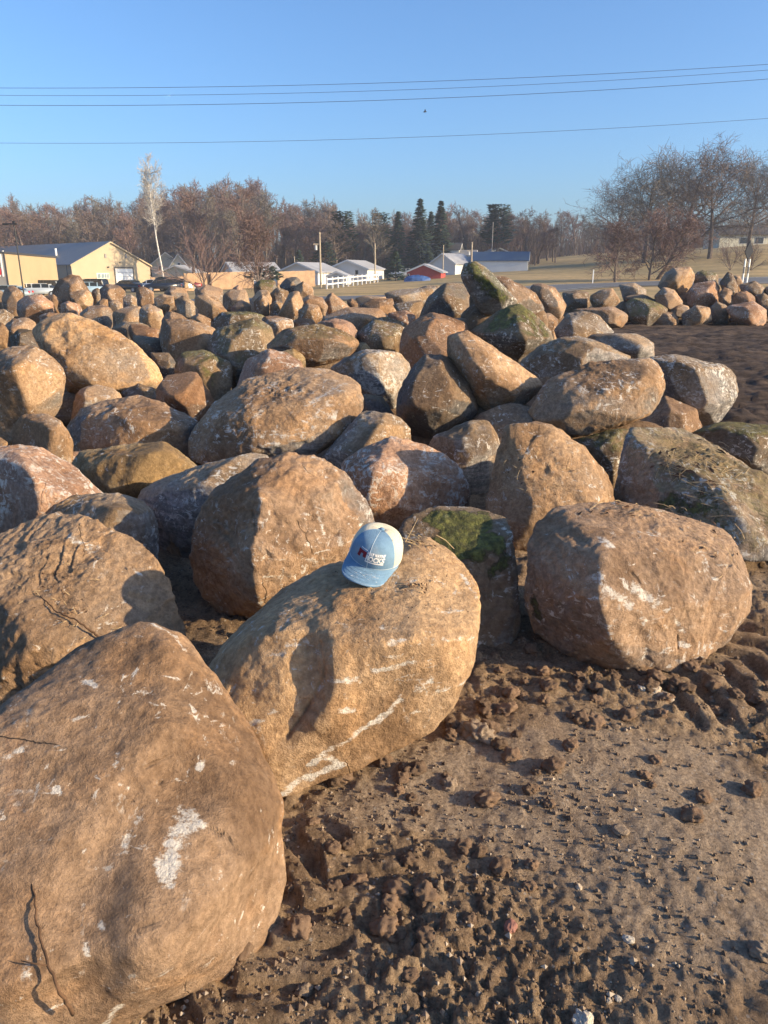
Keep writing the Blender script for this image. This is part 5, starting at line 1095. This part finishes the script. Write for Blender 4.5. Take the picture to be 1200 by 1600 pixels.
nrm_ = np.cross(qb - qa, qc - qa); nrm_ /= np.linalg.norm(nrm_); nrm_ = nrm_ if nrm_[2] > 0 else -nrm_
up = Vector((0.22, -.20, 1)); up.normalize()
fwd = Vector((-.27, -1, 0)); fwd = (fwd - up * fwd.dot(up)).normalized(); side = fwd.cross(up)      # local: x = side, y = forward (brim), z = up
HM = Matrix((( side.x, fwd.x, up.x, 0), (side.y, fwd.y, up.y, 0), (side.z, fwd.z, up.z, 0), (0, 0, 0, 1)))
cap = empty('cap', (0, 0, 0), 0, 'blue trucker cap with cream mesh back, set on the flat topped boulder', 'cap')
cap.matrix_world = Matrix.Translation(Vector(S.hit(584, 884)) + Vector((-.004, .0, 0)) + up * .050) @ HM @ Matrix.Scale(1.12, 4)
RA, RB, HC = .087, .098, .098          # half width, half length, height of the crown
def crown(az, t):                        # az 0 = front, t 0 = rim .. 1 = button
    front = max(0, math.cos(az)); z = HC * math.sin(t * math.pi / 2) ** (.95)
    k = math.cos(t * math.pi / 2) ** (.50 + .02 * front); k = max(k, 0)
    fr = 1 + .10 * front * math.sin(t * math.pi) * .6
    x = RA * math.sin(az) * k; y = RB * math.cos(az) * k * fr - .004
    if front > 0: y += .012 * front ** 2 * math.sin(t * math.pi)
    else: z *= 1 - .10 * (-math.cos(az)) * math.sin(t * math.pi / 2) * .5
    return Vector((x, y, z))
NA, NTt = 72, 26
def shell(a0, a1, mat, name, lift=0.0, t0=0, t1=1, n=NA):
    V, Fs = [], []
    for i in range(n + 1):
        for j in range(NTt + 1):
            az = a0 + (a1 - a0) * i / n; t = t0 + (t1 - t0) * j / NTt; p = crown(az, t * .999); o_ = Vector((p.x, p.y, p.z * .9)).normalized(); V.append(p + o_ * lift)
    for i in range(n):
        for j in range(NTt): Fs.append((i*(NTt+1)+j, i*(NTt+1)+j+1, (i+1)*(NTt+1)+j+1, (i+1)*(NTt+1)+j))
    o = MB().add(V, Fs).build(name, mat, cap, True); md = o.modifiers.new('thickness', 'SOLIDIFY'); md.thickness = .0022; md.offset = -1
    return o
FA = R(60)
shell(-FA, FA, M_BLUE, 'front_panel', .0012); shell(FA, 2 * math.pi - FA, M_MESH, 'mesh_back', 0)
def seam(az, t0=0, t1=1): MB().tube([crown(az, t0 + (t1 - t0) * k / 24 * .998) * 1.0 + Vector((0, math.cos(az) * .0018, .0006)) for k in range(25)], .0009, 5).build('seam', M_STITCH, cap, True)
seam(0); seam(FA - .01); seam(-FA + .01)
MB().tube([(0, -.003, HC - .002), (0, -.003, HC + .001), (0, -.003, HC + .004), (0, -.003, HC + .006)], [.009, .0095, .007, .001], 12).build('button', M_BLUE, cap, True)
# brim: curved sheet ahead of the rim
V, Fs, NB, MBR = [], [], 40, 12
for lay in (0, 1):
    for i in range(NB + 1):
        az = -R(80) + R(160) * i / NB; c0 = crown(az, 0)
        for j in range(MBR + 1):
            t = j / MBR; sx = math.sin(az) / math.sin(R(80)); ext = .078 * (max(0, 1 - abs(sx) ** 3.2)) ** .5
            x = c0.x * (1 + .16 * t * (1 - abs(sx) ** 4)); y = c0.y + ext * t; z = .004 - .016 * t - 1.4 * (x ** 2) * t ** .3 - (.0035 if lay else 0)
            V.append((x, y, z))
n1 = (NB + 1) * (MBR + 1)
for i in range(NB):
    for j in range(MBR):
        a = i * (MBR+1) + j; Fs.append((a, a+1, a+MBR+2, a+MBR+1)); Fs.append((n1+a, n1+a+MBR+1, n1+a+MBR+2, n1+a+1))
    a = i * (MBR+1) + MBR; Fs.append((a, n1+a, n1+a+MBR+1, a+MBR+1))
br = MB().add(V, Fs).build('brim', M_BLUE, cap, True)
for k in (.28, .46, .64, .82, .95):
    ln = []
    for i in range(2, NB - 1):
        a = i * (MBR+1); f = k * MBR; j = int(f); pa, pb = Vector(V[a+j]), Vector(V[a+min(j+1, MBR)]); ln.append(pa.lerp(pb, f-j) + Vector((0, 0, .0006)))
    MB().tube([p_ - Vector((0, 0, .0004)) for p_ in ln], .0005, 4).build('stitch_line', M_BLUE if k < .9 else M_STITCH, br, True)
MB().tube([crown(-R(78) + R(156) * k / 30, .0) + Vector((0, .0022, .005)) for k in range(31)], .0011, 5).build('brim_seam', M_STITCH, cap, True)
# frayed pale wear on the brim
wm = MB(); wr_ = random.Random(4)
for k in range(26):
    i = wr_.randint(12, 24); j = wr_.randint(4, 9); a = Vector(V[i*(MBR+1)+j]) + Vector((0, 0, .0009)); dx = wr_.uniform(.003, .010)
    wm.tube([a, a + Vector((dx, wr_.uniform(-.003, .003), -.0001))], .0005, 4)
tag(wm.build('frayed_threads', M_EMB, br), kind='stuff')
# badge: everything drawn flat in metres, then laid on the crown
TILT = R(4)
def lay(pts, lift):
    out = []
    for x, z in pts:
        x, z = x * math.cos(TILT) + z * math.sin(TILT), -x * math.sin(TILT) + z * math.cos(TILT)
        t = math.asin(min(.99, max(.0, z / HC)) ** (1 / .95)) / (math.pi / 2); k = math.cos(t * math.pi / 2) ** .64
        az = 0.0
        for _ in range(6): k = math.cos(t * math.pi / 2) ** (.50 + .02 * max(0, math.cos(az))); az = math.asin(max(-.98, min(.98, -x / (RA * k))))
        p = crown(az, t); o_ = Vector((p.x, p.y, 0)).normalized(); out.append(p + o_ * (.0018 + lift * .4))
    return out
def patch(name, x0, x1, z0, z1, mat, lift, par=cap, skew=0.0):
    n = 8; pts = []
    for j in range(3):
        for i in range(n + 1): z = z0 + (z1 - z0) * j / 2; pts.append((x0 + (x1 - x0) * i / n + skew * (z - z0), z))
    A = lay(pts, lift); Bk = lay(pts, 0); V = A + Bk; N = len(A); Fs = []
    for j in range(2):
        for i in range(n): a = j * (n+1) + i; Fs += [(a, a+1, a+n+2, a+n+1), (N+a, N+a+n+1, N+a+n+2, N+a+1)]
    loop = list(range(n+1)) + [2*n+1] + list(range(3*n+2, 2*n+1, -1)) + [n+1]
    loop = [i for i in range(n+1)] + [2*n+1] + [3*(n+1)-1-i for i in range(n+1)] + [n+1]
    for a, b in zip(loop, loop[1:] + loop[:1]): Fs.append((a, b, N+b, N+a))
    return MB().add(V, Fs).build(name, mat, par)
def text(word, x0, z0, size, xs, mat, lift, par, bold=.0):
    cu = bpy.data.curves.new('lettering', 'FONT'); cu.body = word; cu.size = size; cu.offset = bold; cu.resolution_u = 3; cu.space_character = 1.0
    ob = bpy.data.objects.new('lettering', cu); COL.objects.link(ob); bpy.context.view_layer.update()
    me = bpy.data.meshes.new_from_object(ob.evaluated_get(bpy.context.evaluated_depsgraph_get())); bpy.data.objects.remove(ob)
    xs_ = [v.co.x for v in me.vertices]; w0 = max(xs_) - min(xs_); mn = min(xs_)
    pts = lay([(x0 + (v.co.x - mn) / w0 * xs, z0 + v.co.y) for v in me.vertices], lift)
    for v, p in zip(me.vertices, pts): v.co = p
    me.materials.clear(); me.materials.append(mat)
    o = link('lettering', me, par); return o
zb = .028
e_b = patch('maroon_emblem', -.041, -.013, zb + .022, zb + .032, M_MAROON, .0008); patch('emblem_leg', -.043, -.0335, zb + .006, zb + .0218, M_MAROON, .0008, e_b, skew=.16)
patch('emblem_foot', -.0235, -.0125, zb + .012, zb + .0218, M_MAROON, .0008, e_b); patch('emblem_line', -.036, -.014, zb + .037, zb + .0385, M_EMB, .0008, e_b)
t1_ = text('FORT WAYNE', -.0105, zb + .0275, .0125, .053, M_EMB, .0012, cap, .0005)
t2_ = text('ROCKS', -.012, zb + .0075, .0245, .057, M_EMB, .0012, cap, .0009)
# slab serifs of the big word, bar under it
patch('badge_bar', -.012, .045, zb - .0005, zb + .004, M_EMB, .0008)

# ------------------------------------------------------------------ twigs and straw on the stones
M_STICK = simple('dry twig', (.10, .055, .03), .9, 40, .3); M_STRAW = simple('dry straw', (.48, .34, .18), .85, 30, .25)
def on(key, pts, rad, lift, name, label, cat, mat, side_=None):
    S = SHAPES[key]; P = []
    for k in range(len(pts) - 1):
        for t in np.linspace(0, 1, 7)[:(7 if k == len(pts) - 2 else 6)]:
            u, v = pts[k][0] * (1-t) + pts[k+1][0] * t, pts[k][1] * (1-t) + pts[k+1][1] * t; h = S.hit(u, v); d = h - S.c; P.append(h + d / np.linalg.norm(d) * lift)
    r = random.Random(len(P)); P = [p + np.array([r.gauss(0, .0015) for _ in range(3)]) for p in P]
    m = MB().tube(P, list(np.linspace(rad * .45, rad, len(P))), 6)
    if side_: 
        k = int(len(P) * side_[0]); a = Vector(P[k]); m.tube([a, a + Vector(side_[1]) * .5 + Vector((0, -.004, .004)), a + Vector(side_[1])], [rad * .5, rad * .35, rad * .2], 5)
    tag(m.build(name, mat, None, True), label, cat)
on('front', [(53, 1377), (60, 1440), (75, 1495), (95, 1545), (116, 1578)], .0042, .008, 'twig', 'thin brown twig lying down the lower left of the huge corner boulder', 'twig', M_STICK, (.55, (-.05, 0, .012)))
on('left', [(66, 932), (90, 955), (120, 968), (140, 983), (155, 995)], .0045, .02, 'twig', 'thin dark twig on the low tan boulder at the left edge', 'twig', M_STICK)
on('left', [(52, 1050), (60, 1064), (66, 1072)], .0035, .02, 'twig', 'short twig in the shade of the low tan boulder', 'twig', M_STICK)
M_LEAF = simple('dead leaf', (.11, .06, .035), .8, 30, .3)
def litter(key, u0, v0, su, sv_, n, seed, label, L=.06, leaf=.3):
    r = random.Random(seed); S = SHAPES[key]; m, lm = MB(), MB()
    for k in range(n):
        u, v = r.gauss(u0, su), r.gauss(v0, sv_); h = S.hit(u, v)
        if np.linalg.norm(h - S.c) > 3: continue
        d = h - S.c; d /= np.linalg.norm(d); h = Vector(h + d * .012); a = r.uniform(0, 6.28); l = L * r.uniform(.4, 1.3); t = Vector((math.cos(a), math.sin(a) * .8, r.gauss(0, .15))); t = (t - Vector(d) * t.dot(Vector(d))).normalized()
        if r.random() < leaf:
            s2 = t.cross(Vector(d)) * l * .10; lm.add([h - t * l * .25, h + s2 + Vector(d) * .006, h + t * l * .25, h - s2 + Vector(d) * .002], [(0, 1, 2), (0, 2, 3)])
        else: m.tube([h - t * l * .5, h + Vector(d) * .006 + t * l * .05, h + t * l * .5], .0013, 4)
    e = m.build('straw', M_STRAW); tag(e, label, 'straw', kind='stuff')
    if lm.v: tag(lm.build('dead_leaf_scraps', M_LEAF), 'brown dead leaf scraps among the ' + label, 'leaves', kind='stuff')
litter('hat', 640, 850, 22, 5, 26, 1, 'pale straw stalks behind the blue cap', .07, .1)
litter('hat', 652, 918, 14, 6, 26, 2, 'dark crumbs of leaf right of the blue cap', .03, .85)
litter('hat', 600, 935, 60, 30, 45, 5, 'scattered leaf crumbs on top of the cap boulder', .016, .9)
litter('straw', 1075, 720, 40, 14, 90, 3, 'dry straw lying on the greenish grey boulder', .13, .2)
litter('straw', 1110, 760, 25, 25, 40, 6, 'dark stalks on the flank of the greenish grey boulder', .12, .2)
litter('dirttop', 840, 740, 30, 25, 60, 7, 'straw crumbs on the dirt topped boulder', .05, .5)
litter('right', 990, 798, 40, 6, 45, 4, 'dead leaves and straw on top of the big right boulder', .07, .5)
litter('right', 1110, 850, 30, 20, 30, 8, 'straw bits on the right shoulder of the big right boulder', .06, .4)
litter('left', 90, 935, 60, 35, 50, 9, 'straw bits on the low tan boulder', .03, .6)
h = Vector(S.hit(632, 852)); m = MB().tube([h + Vector((0, .02, 0)), h + Vector((.03, .05, .045)), h + Vector((.055, .08, .085))], [.002, .0016, .001], 5); tag(m.build('stalk', M_STRAW), 'single pale stalk sticking up behind the blue cap', 'stalk')

# ------------------------------------------------------------------ clods, pebbles
M_CLOD = simple('mud clod', (.17, .11, .07), .95, 30, .4, bump=.01, objvar=.3); M_CLODL = simple('dry clod', (.27, .20, .14), .95, 30, .3, bump=.01)
M_PEB = simple('pale pebble', (.45, .36, .26), .7, 12, .25, bump=.004, objvar=.2); M_PEBW = simple('white pebble', (.46, .40, .32), .7, 12, .2, bump=.004)
def stone_mesh(N, seed, rough=.25):
    P, Fc = cubesphere(N); r = np.random.RandomState(seed); V = P * (1 + rough * fbm(P * 1.5 + r.uniform(0, 50, 3), 3, .5))[:, None]
    V[:, 2] *= r.uniform(.55, .8); V[:, 0] *= r.uniform(.85, 1.25); return V, Fc
cl = [npmesh('mud_clod', *stone_mesh(10, 500 + k, .42), M_CLOD) for k in range(5)]
r = random.Random(77); spots = []
CZ = [((610, 1225), (90, 22), 12), ((770, 1120), (40, 55), 16), ((980, 1080), (80, 22), 22), ((1120, 1060), (50, 40), 12), ((1060, 1030), (40, 14), 12), ((880, 1100), (60, 30), 12), ((510, 1430), (70, 80), 16), ((700, 1330), (150, 60), 14), ((1000, 1250), (140, 70), 10)]
CL = []
for ((u0, v0), (su, sv2_), n), lab_ in zip(CZ, ['just below the cap boulder', 'beside the right corner of the cap boulder', 'under the front of the big right boulder', 'in the tyre tracks right of the big right boulder', 'tight against the foot of the big right boulder', 'between the mossy block and the big right boulder', 'beside the huge corner boulder', 'in the middle of the bare foreground', 'on the smooth patch at the right']):
    CL += [lab_] * n
    for k in range(n): spots.append((r.gauss(u0, su), r.gauss(v0, sv2_), r.uniform(.016, .036)))
for ii, (u, v, s) in enumerate(spots):
    if v < 1010: v = 1010 + r.uniform(0, 40)
    g = gp(u, v); z = float(ground_z(g[0], g[1])[0]); o = link('mud_clod', cl[r.randrange(5)], loc=(g[0], g[1], z + s * .25)); o.scale = (s, s * r.uniform(.8, 1.1), s); o.rotation_euler = (r.uniform(-.3, .3), r.uniform(-.3, .3), r.uniform(0, 6))
    tag(o, 'crumbly brown mud clod ' + CL[ii], 'clod', 'mud clods ' + CL[ii])
def single(u, v, s, mat, name, label, cat, seed, N=16, fl=1.0, rough=.22):
    g = gp(u, v); z = float(ground_z(g[0], g[1])[0]); o = link(name, npmesh(name, *stone_mesh(N, seed, rough), mat), loc=(g[0], g[1], z + s * .22)); o.scale = (s, s * .85, s * fl); o.rotation_euler = (0, 0, seed * 1.3); tag(o, label, cat)
single(702, 1221, .030, M_CLODL, 'dry_clod', 'single pale clod lying alone below the cap boulder', 'clod', 1, rough=.4)
single(748, 1152, .050, M_CLODL, 'dry_clod', 'largest upright clod beside the right corner of the cap boulder', 'clod', 2, fl=1.2, rough=.5)
single(1022, 1083, .028, M_PEB, 'pebble', 'rounded tan stone under the big right boulder', 'stone', 3)
single(1040, 1092, .030, M_PEB, 'pebble', 'flat tan stone right of the rounded one under the big right boulder', 'stone', 4, fl=.7)
single(1098, 1038, .022, M_PEB, 'pebble', 'small tan stone at the foot of the big right boulder', 'stone', 5)
single(1002, 1082, .024, M_PEBW, 'pebble', 'three cornered pale stone under the big right boulder', 'stone', 6)
single(982, 1466, .013, M_PEBW,'pebble', 'pale cream pebble on the right of the bare foreground', 'pebble', 7)
single(912, 1590, .026, M_PEBW, 'pebble', 'knobbly white stone at the bottom edge of the picture', 'stone', 8, rough=.45)
single(966, 1557, .010, M_PEBW, 'pebble', 'grey white oblong pebble near the bottom right', 'pebble', 9, fl=.7)
single(952, 1560, .008, M_PEB, 'pebble', 'small round pebble touching the grey white one', 'pebble', 10)
single(905, 1381, .011, M_PEB, 'pebble', 'tan pebble in the middle of the bare foreground', 'pebble', 11)
single(748, 1556, .009, M_PEB, 'pebble', 'little tan pebble low in the foreground', 'pebble', 12)
single(845, 1445, .014, simple('rusty stone', (.26, .12, .08), .8, 12, .3), 'pebble', 'rust coloured flat stone in the foreground mud', 'pebble', 13, fl=.6) if False else None
single(798, 1445, .018, simple('rusty stone', (.24, .11, .08), .8, 12, .3), 'pebble', 'rust coloured flat stone in the foreground mud', 'pebble', 13, fl=.6)
single(970, 1300, .026, M_CLODL, 'dry_clod', 'flat brown clod right of the middle of the foreground', 'clod', 14, fl=.6)
single(475, 1535, .024, M_CLODL, 'dry_clod', 'pale clod beside the foot of the huge corner boulder', 'clod', 15, rough=.4)
single(1188, 1485, .030, M_CLODL, 'dry_clod', 'light clod at the right edge of the foreground', 'clod', 16, rough=.4)
# fine grit: tiny stones beyond counting
n = 17000; ph = (1 + 5 ** .5) / 2
P8 = np.array([[1,0,0],[-1,0,0],[0,1,0],[0,-1,0],[0,0,1],[0,0,-1]], float); F8 = np.array([[0,2,4],[2,1,4],[1,3,4],[3,0,4],[2,0,5],[1,2,5],[3,1,5],[0,3,5]])
r2 = np.random.RandomState(5); aa = np.radians(r2.uniform(-32, 32, n)); rr = .9 * np.exp(r2.uniform(0, 1, n) * math.log(6.5)); X, Y_ = rr * np.sin(aa), rr * np.cos(aa)
dens = np.clip(.5 + fbm(np.stack([X, Y_, X * 0], 1) * 1.8, 3), .05, 1); kp = r2.uniform(0, 1, n) < dens; X, Y_ = X[kp], Y_[kp]; n = len(X)
Zg = ground_z(X, Y_); sz = .0016 + .0075 * r2.uniform(0, 1, n) ** 4.0 + .0035 * r2.uniform(0, 1, n) ** 2
V = P8[None] * (sz[:, None, None]) * r2.uniform(.6, 1.3, (n, 6, 3)); V[..., 2] *= .75; V += np.stack([X, Y_, Zg + sz * .4], 1)[:, None]
Fq = (F8[None] + (np.arange(n) * 6)[:, None, None]).reshape(-1, 3)
def grit_material():
    q = NT('grit'); rv = q.n('NewGeometry').outputs['Random Per Island']
    cr_ = q.n('ValToRGB', {0: rv}); e = cr_.color_ramp.elements; e[0].color = (.09, .06, .04, 1); e[1].color = (.40, .33, .25, 1); m_ = e.new(.62); m_.color = (.15, .10, .065, 1); m2 = e.new(.88); m2.color = (.26, .19, .13, 1)
    return q.out(cr_.outputs[0], .85)
tag(link('grit', npmesh('grit', V.reshape(-1, 3), Fq, grit_material(), False)), 'loose grit and tiny pebbles scattered over the mud', 'grit', kind='stuff')
# ------------------------------------------------------------------ haze
q = bpy.data.materials.new('haze'); q.use_nodes = True; q.node_tree.nodes.clear()
ov = q.node_tree.nodes.new('ShaderNodeOutputMaterial'); pv = q.node_tree.nodes.new('ShaderNodeVolumePrincipled')
pv.inputs['Color'].default_value = (.72, .82, 1.0, 1); pv.inputs['Density'].default_value = .0005; pv.inputs['Anisotropy'].default_value = 0.0
q.node_tree.links.new(pv.outputs[0], ov.inputs['Volume'])
o = MB().box(-700, 700, -60, 620, -3, 28).build('haze', q); tag(o, 'thin morning haze over the yard and the wood', 'haze', kind='stuff')
